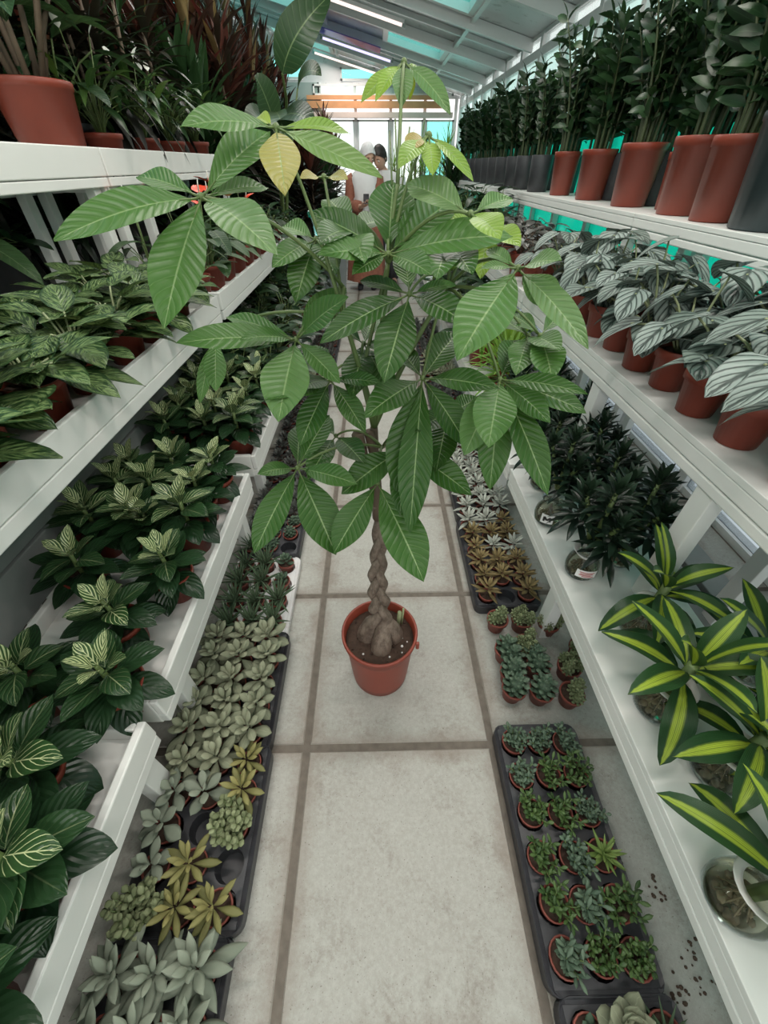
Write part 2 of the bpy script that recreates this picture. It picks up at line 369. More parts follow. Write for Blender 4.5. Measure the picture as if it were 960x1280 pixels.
# left wall
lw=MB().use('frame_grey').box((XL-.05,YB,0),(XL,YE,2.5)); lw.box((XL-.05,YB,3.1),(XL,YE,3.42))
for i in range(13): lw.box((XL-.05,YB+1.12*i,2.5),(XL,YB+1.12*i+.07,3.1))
struct('wall_left',lw)
for i in range(12): wn+=1; struct(f'window_{wn}',MB().use('teal_pane').box((XL-.03,YB+1.12*i+.07,2.5),(XL-.024,YB+1.12*(i+1),3.1)))
# far gable
gw=MB().use('frame_grey'); y=YE
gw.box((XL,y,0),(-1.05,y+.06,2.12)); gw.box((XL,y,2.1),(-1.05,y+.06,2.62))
gw.use('frame_white')
for x in (-1.05,-.35,.36,1.05,1.68): gw.box((x-.03,y,0),(x+.03,y+.06,2.62 if x<1.6 else 2.4))
gw.use('roof_sheet')
def gp(x0,x1,a0,a1,b0,b1): gw.add([(x,yy,z) for yy in (y+.02,y+.05) for x,z in ((x0,a0),(x1,a1),(x1,b1),(x0,b0))],[(0,1,2,3),(7,6,5,4),(0,4,5,1),(2,6,7,3)])
for x0,x1,w in ((XL,-1.95,None),(-1.95,-1.35,(2.66,2.95)),(-1.35,-.62,None),(-.62,.05,(2.64,2.82)),(.05,XR,None)):
    if w: gp(x0,x1,2.6,2.6,w[0],w[0]); gp(x0,x1,w[1],w[1],zr(x0),zr(x1))
    else: gp(x0,x1,2.6 if x0<0 else 2.4,2.6 if x0<0 else 2.4,zr(x0),zr(x1))
struct('wall_far',gw)
for (x0,x1,z0,z1,mt) in ((-.62,.05,2.64,2.82,'teal_pane'),(-1.95,-1.35,2.66,2.95,'teal_pane'),(-1.02,-.38,.02,2.1,'clear_pane'),(-.32,.33,.02,2.1,'clear_pane'),(.39,1.02,.02,2.1,'clear_pane'),(1.08,1.65,.02,2.1,'teal_pane'),(-1.17,1.6,2.44,2.6,'clear_pane')):
    wn+=1; f=MB().use(mt).box((x0,y-.012,z0),(x1,y-.008,z1)); w=struct(f'window_{wn}',f)
    q=MB().use('frame_white')
    for bx in ((x0,x1,z0,z0+.03),(x0,x1,z1-.03,z1),(x0,x0+.03,z0,z1),(x1-.03,x1,z0,z1)): q.box((bx[0],y-.03,bx[2]),(bx[1],y-.005,bx[3]))
    struct('window_frame',q,parent=w)
lt=MB().use('orange_wood').box((-1.3,y-.12,2.26),(1.45,y-.03,2.36)).box((-1.3,y-.10,2.38),(1.3,y-.05,2.44)); lt.use('pink_beam').box((-1.3,y-.16,2.12),(1.6,y-.02,2.2))
struct('trim_2',lt)
# world: a bright overcast sky
w=bpy.data.worlds.new('overcast'); scn.world=w; w.use_nodes=True; nt=w.node_tree
bg=nt.nodes['Background']; bg.inputs[0].default_value=(1,.985,.965,1); bg.inputs[1].default_value=1.5
# ---------------------------------------------------------------- lamps under the roof
def batten(x,y,mt,label,power=0,col=(1,.97,.94),L=1.1):
    z=zr(x)-.13; ang=math.atan(.228)
    t=thing('tube_lamp',label,'lamp',(x,y,z),0,'tube lamps under the roof'); t.rotation_euler=(0,ang,0)
    h=MB().use('frame_white').box((-L/2,-.03,.0),(L/2,.03,.03)); link('housing',h.mesh('housing',False),t)
    tb=MB().use(mt).tube([(-L/2+.02,0,-.012),(L/2-.02,0,-.012)],.014,10); link('tube',tb.mesh('tube'),t)
    ec=MB().use('frame_grey')
    for s in (-1,1):
        e=MB().use('frame_grey').box((s*L/2-.02,-.028,-.03),(s*L/2+.02,.028,.032)); link('end_cap',e.mesh('end_cap',False),t)
    if power:
        ld=bpy.data.lights.new('tube_light','AREA'); ld.shape='RECTANGLE'; ld.size=L-.05; ld.size_y=.12; ld.energy=power; ld.color=col
        lo=link('tube_light',ld); lo.location=(x,y,z-.04); lo.rotation_euler=(0,ang,0)
PW=14
batten(-.17,7.1,'tube_pink','pinkish white tube lamp nearest the camera, at the top edge of the photo',PW,(1,.9,.85))
batten(-.23,9.35,'tube_violet','violet white tube lamp beside the bright turquoise skylight',PW,(.93,.92,1))
batten(-.42,10.9,'tube_pink','pinkish tube lamp farthest back under the roof, near the far gable',PW,(1,.88,.82),1.3)
for i,(x,yy) in enumerate(((-.9,-1.0),(.7,-1.0),(-.9,.6),(.7,.6),(-.9,2.2),(.75,2.2),(-.9,3.8),(.75,3.8),(-1.1,5.4),(.3,5.2))):
    batten(x,yy,'tube_white',f'white tube lamp under the roof above the {"left" if x<0 else "right"} shelves, {ORD[i//2]} pair from the camera end',PW*(1.0 if yy<3 else .8),(1,.915,.855))
sh=MB().use('violet_shade'); roofbox(sh,-.75,.12,8.55,8.95,-.16,-.15); 
o=link('light_screen',sh.mesh('light_screen',False)); tag(o,'translucent violet screen hung under the roof beside the turquoise skylight','screen')
# ---------------------------------------------------------------- benches
def bench(label,side,xf,xb,y0,y1,top,fas,legs,trough=0,name='plant_bench',legz=0,rail=.36,planks=False,legx=None):
    """side -1 left / +1 right; xf is the aisle edge, xb the back"""
    t=thing(name,label,'bench',((xf+xb)/2,(y0+y1)/2,legz))
    ox,oy,oz=(xf+xb)/2,(y0+y1)/2,legz
    def P(nm,bs,w=.004,mt='white_paint'):
        mb=MB().use(mt)
        for lo,hi in bs:
            a=[min(lo[i],hi[i]) for i in range(3)]; c=[max(lo[i],hi[i]) for i in range(3)]
            mb.box((a[0]-ox,a[1]-oy,a[2]-oz),(c[0]-ox,c[1]-oy,c[2]-oz))
        return bev(link(nm,mb.mesh(nm,False),t),w)
    s=side; th=.022; base=top-trough
    P('tabletop',[((xf+s*(th if trough else 0),y0+(th if trough else 0),base-.018),(xb-s*(th if trough else 0),y1-(th if trough else 0),base))],.002)
    f1=fas*(1-rail)
    P('front_board',[((xf,y0,top-f1),(xf+s*th,y1,top+(0 if trough else -.0185)))] if trough else [((xf+s*.001,y0,top-f1),(xf+s*th,y1,top-.0186))])
    P('lower_rail',[((xf+s*.002,y0+.002,top-fas),(xf+s*.03,y1-.002,top-f1-.003))])
    P('back_board',[((xb,y0,base-fas*.7),(xb-s*th,y1,top+(0 if trough else -.0186)))])
    for ya in (y0,y1-th): P('end_board',[((xf+s*(th+.0005),ya,base-fas*.6),(xb-s*(th+.0005),ya+th,top if trough else top-.0186))])
    for ly in legs:
        for lx in (legx or (xf+s*.055,xb-s*.055)):
            P('leg',[((lx-.022,ly-.03,legz),(lx+.022,ly+.03,base-.0185))],.003)
    return t
# right side, three steps
bench('white lower bench on the right, striped plants in vases on its near part',1,.597,.96,-.75,1.47,.39,.09,(-.5,.886))
bench('white lower bench on the right, next one beyond the corner behind the money tree leaves',1,.60,.96,1.50,3.9,.39,.09,(1.7,2.7,3.7))
bench('white lower bench on the right, farthest stretch towards the people',1,.60,.96,3.93,7.2,.39,.09,(4.2,5.5,6.9))
bench('white middle shelf on the right carrying the nearest silver leaved pots',1,.80,1.23,-.75,2.38,.90,.09,(.763,1.40),legz=.39,legx=(.83,))
bench('white middle shelf on the right carrying the farther red pots',1,.80,1.23,2.41,6.6,.90,.09,(2.7,4.3,6.2),legz=.39,legx=(.83,))
bench('white top shelf on the right under the nearest red and black pots',1,1.27,1.70,-.5,2.395,1.24,.085,(.90,2.33))
bench('white top shelf on the right under the farther dark pots',1,1.27,1.70,2.405,8.2,1.24,.085,(2.48,4.5,6.2,8.0))
# left side, three steps of troughs
bench('white wooden trough at the bottom left corner holding three large striped plants',-1,-.575,-1.05,-.75,.415,.39,.115,(-.4,.36),.05,'plant_trough')
bench('white wooden trough on the lower left packed with striped bushy plants',-1,-.570,-1.05,.46,1.466,.385,.115,(.6,1.35),.05,'plant_trough')
bench('white wooden trough on the lower left beyond the first gap, shaded by tree leaves',-1,-.575,-1.05,1.60,3.9,.385,.115,(1.75,2.8,3.8),.05,'plant_trough')
bench('white wooden trough on the lower left farthest towards the people',-1,-.575,-1.05,3.95,7.2,.385,.115,(4.2,5.5,7.0),.05,'plant_trough')
bench('white wooden trough on the middle left holding mottled broad leaved plants',-1,-.835,-1.32,-.75,2.36,.90,.136,(-.4,.9,2.2),.06,'plant_trough',legx=(-1.13,-1.285))
bench('white wooden trough on the middle left holding the red flowering plants',-1,-.835,-1.32,2.40,5.2,.90,.136,(2.6,3.8,5.0),.06,'plant_trough',legx=(-1.13,-1.285))
bench('white top shelf on the left carrying the big red pot',-1,-1.30,-1.75,-.4,2.575,1.48,.145,(.2,2.50),.08,rail=.27)
bench('white top shelf on the left carrying a row of small red pots',-1,-1.30,-1.75,2.59,4.76,1.48,.145,(2.66,3.0,4.70),.08,rail=.27)
bench('pale back shelf on the left, deep in shade behind the mottled plants',-1,-1.80,-2.5,-.4,6.5,.86,.12,(0,3,6))
# planks closing the gap under the middle left troughs, and along the foot of the right wall
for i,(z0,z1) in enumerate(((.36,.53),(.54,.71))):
    o=bev(link('grey_plank',MB().use('grey_plank').box((-1.095,-.75,z0),(-1.075,2.3,z1)).mesh('grey_plank',False)))  # white boards; the shade they stand in is put into this grey
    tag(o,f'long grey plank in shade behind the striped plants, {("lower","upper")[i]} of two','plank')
for i,x in enumerate((1.08,1.24,1.40)):
    o=bev(link('floor_plank',MB().use('grey_plank').box((x,-.7,.0),(x+.13,5,.05)).mesh('floor_plank',False)))
    tag(o,f'grey weathered plank lying on the floor by the right wall, {("farthest from the wall","middle one","closest to the wall")[i]}','plank')
# ---------------------------------------------------------------- pots
GA=2.39996
def pot_mesh(r,h,mt,tap=.74,rim=.10,rh=.16,seg=22,wall=.035):
    b=MB().use(mt); rb=r*tap; ro=r*(1+rim*.5); ri=r*(1-wall*1.5); z=h*(1-rh); rz=lerp(rb,r,1-rh)
    b.lathe([(0,.0),(rb*.93,.0),(rb,.01*h),(rz,z),(ro*.985,z+.004*h),(ro,h*.99),(ro*.985,h),(ri,h),(ri*.97,h*.86)],seg); return b.mesh('pot')
def soil_mesh(r,h,seg=14):
    b=MB().use('soil').disc(r*.93,h*.88,seg,bumpy=.006,rr=random.Random(3)); return b.mesh('soil')
POT={}
def potkit(k,r,h,mt,**kw): POT[k]=(pot_mesh(r,h,mt,**kw),soil_mesh(r,h),h*.88)
potkit('small',.034,.058,'small_red_plastic',seg=18,rim=.12,rh=.2,wall=.03)
potkit('cactus',.036,.060,'small_red_plastic',seg=18,rim=.14,rh=.22)
potkit('mid',.062,.105,'red_plastic'); potkit('ala',.060,.112,'red_plastic',rh=.22)
potkit('agl',.075,.125,'red_plastic'); potkit('zz',.108,.262,'red_plastic',tap=.8,rim=.06,rh=.13)
potkit('zzs',.085,.235,'red_plastic',tap=.8,rim=.06,rh=.13)
potkit('bag',.088,.235,'bag_black',tap=.9,rim=.0,rh=.12); potkit('bigblack',.15,.31,'green_black_plastic',tap=.78,rim=.06,rh=.08)
potkit('lily',.085,.13,'red_plastic'); potkit('big',.165,.30,'red_plastic',tap=.76,rim=.05,rh=.1); potkit('black',.11,.18,'black_plastic')
def plant(name,label,cat,pot,fol,loc,rz=None,group=None,scale=1,tilt=0,dz=0,fs=None):
    t=thing(name,label,cat,loc,R.uniform(0,6.28) if rz is None else rz,group,scale)
    if tilt: t.rotation_euler.x=R.uniform(-tilt,tilt); t.rotation_euler.y=R.uniform(-tilt,tilt)
    pm,sm,h=POT[pot]
    link('pot',pm,t); link('soil',sm,t)
    fols=fol if isinstance(fol,tuple) else (fol,)
    for q in fols:
        o=link(q.name.split('.')[0],q,t,(0,0,h+dz))
        if fs: o.scale=(fs,)*3
    return t
def sph(az,el): return V(math.cos(az)*math.cos(el),math.sin(az)*math.cos(el),math.sin(el))
D=math.radians
def rosette(mt,n,L,W,el,h=(.0,.03),droop=.5,prof=LANCE,r0=.004,fold=.25,rn=(0,1),nl=6,nw=4,thick=0,wav=0,mb=None,c=(0,0,0),azj=.25,quilt=0,jit=.15,ez=1.0):
    b=mb or MB(); b.use(mt)
    for i in range(n):
        f=(i/(n-1))**ez; az=i*GA+R.uniform(-azj,azj); e=D(lerp(el[0],el[1],f))+R.uniform(-jit,jit)
        l=lerp(L[0],L[1],f)*R.uniform(.88,1.12); w=lerp(W[0],W[1],f)
        p=V(*c)+V(math.cos(az)*r0,math.sin(az)*r0,lerp(h[0],h[1],f))
        b.leaf(p,sph(az,e),l,w,prof,droop=droop*R.uniform(.6,1.3)*(1-.5*f),fold=fold,nl=nl,nw=nw,rnd=min(1,max(0,lerp(rn[0],rn[1],f)+R.uniform(-.15,.15))),thick=thick,wav=wav,quilt=quilt)
    return b
def stalked(mt,stem,n,stalk,L,W,el,prof,droop,hang,r_st=.003,rn=(0,1),quilt=0,fold=.15,wav=0,nl=7,nw=4,back=0):
    """leaves on their own stalks: returns (stems, foliage)"""
    s=MB().use(stem); b=MB().use(mt)
    for i in range(n):
        f=i/(n-1); az=i*GA+R.uniform(-.3,.3); e=D(lerp(el[0],el[1],f)); l=lerp(stalk[0],stalk[1],R.random())
        d=sph(az,e); p0=V(math.cos(az),math.sin(az),0)*.012; out=V(math.cos(az),math.sin(az),0)
        p2=p0+d*l; p1=p0+V(0,0,1)*l*.45+d*l*.2
        pts=[p0*(1-t)**2+p1*2*t*(1-t)+p2*t*t for t in (0,.25,.5,.75,1)]
        s.tube(pts,[r_st*1.25,r_st*1.1,r_st,r_st*.9,r_st*.8],5)
        a2=az+R.uniform(-.5,.5); LL=R.uniform(*L); WW=LL*W*R.uniform(.9,1.1)
        dl=sph(a2,D(R.uniform(*hang))); b.leaf(p2-dl*LL*back,dl,LL,WW,prof,droop=droop,fold=fold,nl=nl,nw=nw,rnd=min(1,max(0,lerp(*rn,R.random()))),quilt=quilt,wav=wav)
    return s.mesh('stem'),b.mesh('foliage')
def variants(k,fn): return [fn() for _ in range(k)]
def birkin():
    s=MB().use('green_stem').tube([(0,0,-.01),(.005,0,.06),(0,.005,.13)],[.008,.008,.005],6)
    b=MB()
    rosette('birkin_leaf',14,(.125,.105),(.076,.066),(-6,26),(.015,.09),.7,OVATE,.02,.18,(0.0,.3),8,4,mb=b,jit=.25)
    rosette('birkin_leaf',9,(.10,.07),(.070,.040),(14,66),(.085,.13),.7,OVATE,.01,.25,(.35,.95),8,4,mb=b,jit=.3)
    s.use('green_stem')
    return (s.mesh('stem'),b.mesh('foliage'))
BIRK=variants(4,birkin)
AGL=variants(4,lambda: stalked('aglaonema_leaf','pale_stem',26,(.04,.14),(.15,.20),.58,(8,86),OVATE,.5,(-12,38),.004,quilt=.02,wav=.05))
ALO=variants(4,lambda: stalked('alocasia_leaf','pale_stem',13,(.09,.20),(.10,.14),.80,(24,85),SHIELD,.6,(-38,8),.0035,quilt=.05,back=.2,nl=9))
ANT=variants(3,lambda: stalked('big_leaf','green_stem',12,(.10,.22),(.12,.18),.55,(30,85),SHIELD,.5,(-35,15),.003,back=.1))
PEP=variants(3,lambda: stalked('pewter_leaf','brown_stem',26,(.04,.13),(.06,.09),.6,(15,85),SHIELD,.6,(-30,20),.002,back=.1,nl=6))
LILY=variants(3,lambda: stalked('green_leaf','green_stem',44,(.10,.26),(.16,.24),.20,(40,88),LANCE,1.1,(0,60),.0022,nl=7,nw=2))
DARKB=variants(3,lambda: stalked('dark_leaf','green_stem',30,(.05,.22),(.10,.17),.42,(10,85),OVATE,.6,(-20,45),.003,nl=6,nw=2))
BIGL=variants(3,lambda: stalked('big_leaf','green_stem',12,(.15,.50),(.22,.34),.42,(35,88),OVATE,.7,(-20,50),.005,nl=8))
def dracaena():
    s=MB().use('green_stem').tube([(0,0,-.08),(0,0,.05)],[.011,.012],7)
    b=rosette('dracaena_leaf',13,(.185,.155),(.062,.05),(0,72),(.0,.06),1.05,pr(.95,.72),.008,.3,(0,1),10,4,wav=.09,jit=.22)
    return (s.mesh('stem'),b.mesh('foliage'))
DRA=variants(4,dracaena)
def compacta():
    s=MB().use('green_stem'); b=MB()
    for (x,y,h) in ((0,0,.15),(.055,.03,.09),(-.05,.045,.11),(.01,-.06,.07)):
        s.tube([(0,0,-.06),(x*.6,y*.6,h*.4),(x,y,h)],[.009,.008,.006],6)
        rosette('compacta_leaf',44,(.10,.055),(.026,.02),(-15,80),(h-.10,h+.02),.8,pr(.8,.8),.004,.35,(0,1),4,2,mb=b,c=(x,y,0))
    return (s.mesh('stem'),b.mesh('foliage'))
COM=variants(3,compacta)
def zamio(nst=10,H=(.42,.64),LN=1.):
    s=MB().use('dark_stem'); b=MB().use('zamioculcas_leaf')
    for i in range(nst):
        az=i*GA+R.uniform(-.3,.3); r=.055*math.sqrt((i+.5)/nst); p=V(math.cos(az)*r,math.sin(az)*r,-.02); h=R.uniform(*H); lean=R.uniform(.08,.34)*(.4+r*12)*LN
        out=V(math.cos(az),math.sin(az),0); pts=[p+V(0,0,h*t)+out*lean*h*t*t*1.1 for t in [k/9 for k in range(10)]]
        s.tube(pts,[lerp(.011,.003,k/9) for k in range(10)],6)
        sd=out.cross(V(0,0,1)); sd=Matrix.Rotation(R.uniform(0,PI),3,'Z')@sd; nl=11; tw=R.uniform(-1,1)
        for k in range(nl):
            t=.27+.71*k/(nl-1); q=t*9; a=int(min(8,q)); pt=pts[a].lerp(pts[a+1],q-a)
            for sg in (-1,1):
                d=((Matrix.Rotation(tw*t,3,'Z')@sd)*sg+V(0,0,R.uniform(.25,.95))+out*.3+V(R.uniform(-.4,.4),R.uniform(-.4,.4),0)).normalized()
                b.leaf(pt,d,R.uniform(.09,.125)*(1.1-.35*abs(t-.6)),.038,OVATE,nh=(out+V(R.uniform(-.5,.5),R.uniform(-.5,.5),.6)),droop=R.uniform(.3,.9),fold=.25,nl=4,nw=2,rnd=R.random())
        b.leaf(pts[-1],V(0,0,1)+out*.5,.08,.03,OVATE,droop=.3,nl=4,nw=2,rnd=.9)
    return (s.mesh('stem'),b.mesh('foliage'))
ZZ=variants(3,zamio); ZZS=variants(2,lambda: zamio(9,(.40,.56))); ZZB=variants(2,lambda: zamio(8,(.42,.6),.18))
def cordy(H=.9,n=4,mt='cordyline_leaf',L=(.34,.22),W=(.06,.045),k=52):
    s=MB().use('brown_stem'); b=MB()
    for i in range(n):
        az=i*2.1+R.uniform(-.4,.4); h=H*R.uniform(.7,1.05); o=V(math.cos(az),math.sin(az),0)*.05*(n>1)
        top=o*2+V(0,0,h); s.tube([o*.5+V(0,0,-.05),o*1.4+V(0,0,h*.5),top],[.013,.011,.008],6)
        rosette(mt,k,L,W,(-35,80),(h*.12,h),.9,LANCE,.008,.3,(0,1),6,2,mb=b,c=(top.x,top.y,0),jit=.3)
    return (s.mesh('stem'),b.mesh('foliage'))
CORDT=[cordy(1.6,4,k=95,L=(.46,.3),W=(.075,.055)),cordy(1.45,5,'dark_leaf',k=80,L=(.40,.26),W=(.06,.045)),cordy(1.75,4,k=95,L=(.42,.26),W=(.05,.04))]
CORD=[cordy(.8),cordy(.65,2),cordy(.95)]
GRASSY=[cordy(.5,2,'dark_leaf',(.30,.2),(.02,.016),60),cordy(.55,3,'dark_leaf',(.26,.2),(.03,.02),46)]
FERN=[rosette('bright_leaf',90,(.16,.10),(.012,.01),(0,80),(0,.10),.9,STRAP,.03,.2,(0,1),5,2).mesh('foliage')]
REED=[cordy(1.3,5,'bright_leaf',(.30,.2),(.022,.016),40)]
# small plants of the floor trays
SAGE=variants(4,lambda: rosette('sage_leaf',15,(.050,.026),(.026,.014),(2,70),(.015,.05),.35,SUCC,.003,thick=.004,nl=6).mesh('foliage'))
LAMB=variants(3,lambda: rosette('grey_leaf',20,(.060,.03),(.021,.012),(-12,72),(.012,.06),.35,LANCE,.003,thick=.004,nl=6,wav=.0).mesh('foliage'))
OPEN=variants(2,lambda: rosette('grey_leaf',9,(.052,.03),(.030,.016),(10,65),(.02,.05),.4,SUCC,.003,thick=.004,nl=6).mesh('foliage'))
STAR=variants(3,lambda: rosette('olive_leaf',15,(.050,.028),(.015,.009),(8,70),(.015,.045),.45,SUCC,.003,thick=.0035,nl=5).mesh('foliage'))
GOLD=variants(3,lambda: rosette('gold_leaf',17,(.046,.024),(.013,.008),(4,68),(.012,.04),.3,LANCE,.003,thick=.003,nl=5).mesh('foliage'))
SILV=variants(3,lambda: rosette('silver_leaf',17,(.052,.026),(.014,.009),(4,68),(.012,.045),.35,LANCE,.003,thick=.003,nl=5).mesh('foliage'))
HAWO=variants(3,lambda: rosette('aloe_leaf',26,(.060,.045),(.010,.007),(12,86),(.0,.02),.25,SPIKE,.006,thick=.003,nl=4,ez=.8).mesh('foliage'))
ALOE=variants(2,lambda: rosette('aloe_leaf',22,(.075,.05),(.014,.009),(18,86),(.0,.02),.15,SPIKE,.006,thick=.004,nl=5).mesh('foliage'))
LIMEAL=[rosette('lime_leaf',26,(.056,.04),(.017,.010),(5,80),(.01,.035),.15,SPIKE,.004,thick=.004,nl=5).mesh('foliage')]
ECHE=[rosette('bluegreen_leaf',14,(.034,.02),(.020,.012),(12,72),(.005,.025),-.4,SUCC,.003,thick=.004,nl=5).mesh('foliage'),
      rosette('sage_leaf',44,(.046,.018),(.032,.014),(2,80),(.0,.035),-.6,SUCC,.004,thick=.004,nl=6).mesh('foliage')]
def bush(mt,nst,H,nlf,L,W,spread=.8,thick=.003):
    b=MB()
    for i in range(nst):
        az=i*GA; r=spread*R.uniform(.2,1); d=(V(math.cos(az)*r,math.sin(az)*r,1)).normalized(); h=H*R.uniform(.6,1.1); p0=d*.004+V(math.cos(az),math.sin(az),0)*.012*r
        b.use('green_stem').tube([p0,p0+d*h*.6,p0+d*h],[.0022,.002,.0012],4); b.use(mt)
        for k in range(nlf):
            t=.25+.75*k/(nlf-1); a=k*GA+i; b.leaf(p0+d*h*t,(d*.7+sph(a,.1)).normalized(),L*R.uniform(.8,1.15),W,SUCC,nl=4,thick=thick,rnd=R.random(),droop=.2)
    return b.mesh('foliage')
JADE=[bush('jade_leaf',9,.055,8,.020,.010),bush('jade_leaf',7,.06,9,.024,.009),bush('jade_leaf',11,.045,7,.017,.010)]
BLUE=[bush('bluegreen_leaf',12,.045,9,.018,.0095),bush('bluegreen_leaf',10,.05,8,.020,.010),bush('bluegreen_leaf',8,.06,8,.028,.010)]
LICH=[bush('lichen_leaf',16,.045,12,.013,.011),bush('lichen_leaf',14,.055,11,.013,.012)]
def bumpy_cactus(mt,cols,rr=.017,step=.011):
    b=MB()
    for (x,y,h) in cols:
        n=max(3,int(h/step))
        for k in range(n):
            z=.006+k*step; q=rr*(1 if k<n-1 else .62)
            b.use(mt).ball((x,y,z),q*.8,8,5,rnd=.2)
            for j in range(8):
                a=2*PI*j/8+k*.4; b.leaf(V(x+math.cos(a)*q*.6,y+math.sin(a)*q*.6,z),sph(a,.35),q*.85,q*.62,SUCC,nl=3,thick=.0042,rnd=R.random())
        for j in range(6): b.leaf(V(x,y,.006+n*step-.008),sph(j*1.05,.9),rr*.8,rr*.5,SUCC,nl=3,thick=.004,rnd=R.random())
    return b.mesh('foliage')
CACT=[bumpy_cactus('bluegreen_leaf',[(0,0,.05)],.022),bumpy_cactus('bluegreen_leaf',[(0,.004,.042),(.018,-.012,.02)],.022)]
CREST=[bumpy_cactus('lichen_leaf',[(0,0,.035),(.016,.008,.05),(-.015,.01,.03),(.004,-.017,.04),(-.014,-.012,.022)],.011),bumpy_cactus('lichen_leaf',[(0,.005,.055),(.014,-.006,.03)],.0125)]
GRUB=variants(2,lambda: rosette('pewter_leaf',24,(.045,.03),(.02,.014),(5,80),(.0,.035),.4,LANCE,.006,nl=4,nw=2).mesh('foliage'))
# ---------------------------------------------------------------- trays with round wells
def tray(label,x0,x1,y0,y1,nx,ny,mt='tray_black',h=.046,r=.0375,skip=()):
    t=MB().use(mt); cx,cy=(x1-x0)/nx,(y1-y0)/ny; N=16
    for i in range(nx):
        for j in range(ny):
            c=V(x0+cx*(i+.5),y0+cy*(j+.5),0); ring=[]; sq=[]
            for k in range(N):
                a=2*PI*k/N; dx,dy=math.cos(a),math.sin(a); m=max(abs(dx),abs(dy)); sq.append((c.x+dx/m*cx/2,c.y+dy/m*cy/2,h)); ring.append((c.x+dx*r,c.y+dy*r,h))
            low=[(c.x+math.cos(2*PI*k/N)*r*.86,c.y+math.sin(2*PI*k/N)*r*.86,.004) for k in range(N)]
            t.add(sq+ring+low+[(c.x,c.y,.004)],[(k,(k+1)%N,N+(k+1)%N,N+k) for k in range(N)]+[(N+k,N+(k+1)%N,2*N+(k+1)%N,2*N+k) for k in range(N)]+[(2*N+k,2*N+(k+1)%N,3*N) for k in range(N)])
    e=.012; rad=.03; out=[]; 
    for (qx,qy,a0) in ((x1-rad+e,y1-rad+e,0),(x0+rad-e,y1-rad+e,PI/2),(x0+rad-e,y0+rad-e,PI),(x1-rad+e,y0+rad-e,1.5*PI)):
        out+=[(qx+rad*math.cos(a0+PI/2*k/4),qy+rad*math.sin(a0+PI/2*k/4)) for k in range(5)]
    n=len(out); cxy=((x0+x1)/2,(y0+y1)/2)
    ins=[(min(x1,max(x0,x)),min(y1,max(y0,y))) for x,y in out]
    vs=[(x,y,h-.001) for x,y in ins]+[(x,y,h+.003) for x,y in out]+[(lerp(x,cxy[0],-.01),lerp(y,cxy[1],-.006),h) for x,y in out]+[(x,y,.001) for x,y in out]
    t.add(vs,[(m*n+k,m*n+(k+1)%n,(m+1)*n+(k+1)%n,(m+1)*n+k) for m in range(3) for k in range(n)])
    o=link('plant_tray',t.mesh('plant_tray',False)); tag(o,label,'tray'); return [[V(x0+cx*(i+.5),y0+cy*(j+.5),.0045) for i in range(nx)] for j in range(ny)]
# ---------------------------------------------------------------- right floor
NEAR=['nearest']+[o+' nearest' for o in ORD[1:]]
CN=('left','middle','right'); FS={'spiky':1.45,'small':1.2,'pale':1.42,'furry':1.45,'grey':1.3,'silver-white':1.4,'golden':1.4,'olive':1.3}
def fill(cells,rows,trayname,group):
    """rows: near to far; each entry (mesh list or mesh, name, look, category) or None for an empty well"""
    for j,row in enumerate(rows):
        for i,e in enumerate(row):
            if not e: continue
            ml,nm,look,cat=e; fol=R.choice(ml) if isinstance(ml,list) else ml
            plant(nm,f'{look}, {CN[i]} in {NEAR[j]} row, {trayname}',cat,'small',fol,cells[j][i],group=group,tilt=.06,scale=R.uniform(.97,1.02),fs=R.uniform(.95,1.12)*FS.get(look.split()[0],1.0))
BL=(BLUE[:2],'potted_succulent','bushy blue-green succulent','succulent'); BL2=(BLUE[2],'potted_succulent','grey-green long leaved succulent','succulent')
JD=(JADE,'potted_succulent','dark green bushy succulent','succulent'); LM=(LIMEAL,'potted_aloe','bright green spiky rosette','aloe')
c=tray('black plastic tray on the right floor with red rimmed succulent pots',.375,.612,-.035,.505,3,6)
fill(c,[[BL2,JD,JD],[JD,BL2,JD],[JD,BL,LM],[JD,JD,BL],[BL,JD,JD],[BL,BL,BL]],'the front right tray','succulents in the front right tray')
c=tray('black tray at the bottom right edge, mostly out of frame',.385,.622,-.58,-.055,3,6)
for i,(f,l) in enumerate(((ECHE[0],'small flat rosette in the bottom edge tray, left one'),(ECHE[1],'large pale green rosette at the bottom edge of the photo'),(HAWO[0],'grey spiky plant right of the large pale rosette at the bottom edge'))):
    plant('potted_rosette',l,'succulent','small',f,c[5][i],scale=1,fs=(1,1.5,1)[i])
CL=[(620,790,CREST[1],'pale green lobed cactus, nearest the tray of gold rosettes'),(632,835,CACT[1],'blue-green knobbly cactus, left column, third from the front'),(636,852,CACT[0],'blue-green knobbly cactus, left column, second from the front'),(640,877,CACT[0],'blue-green knobbly cactus at the front left of the cactus group'),
 (655,822,CREST[0],'crested pale cactus in the middle of the cactus group'),(670,848,CACT[1],'blue-green knobbly cactus, middle column behind the front one'),(674,880,CACT[0],'large blue-green knobbly cactus at the front middle of the cactus group'),(650,790,CREST[0],'wrinkled olive cactus behind the middle of the cactus group'),
 (683,795,CREST[0],'brownish crested cactus beside the bench leg'),(711,884,CREST[1],'yellow-green lobed cactus at the front right of the cactus group'),(708,850,CREST[0],'olive cactus in the shade of the bench, behind the front right one'),(722,826,CREST[0],'dim olive cactus under the bench, third from the front')]
for i,(u,v,f,l) in enumerate(CL):
    p=at(u,v,z=.0)
    if i==2: p.y-=.015
    if i==1: p.y+=.02
    plant('potted_cactus',l,'cactus','cactus',f,(p.x,p.y+.02,.0005),group='cacti standing on the floor',scale=1.1,fs=1.35)
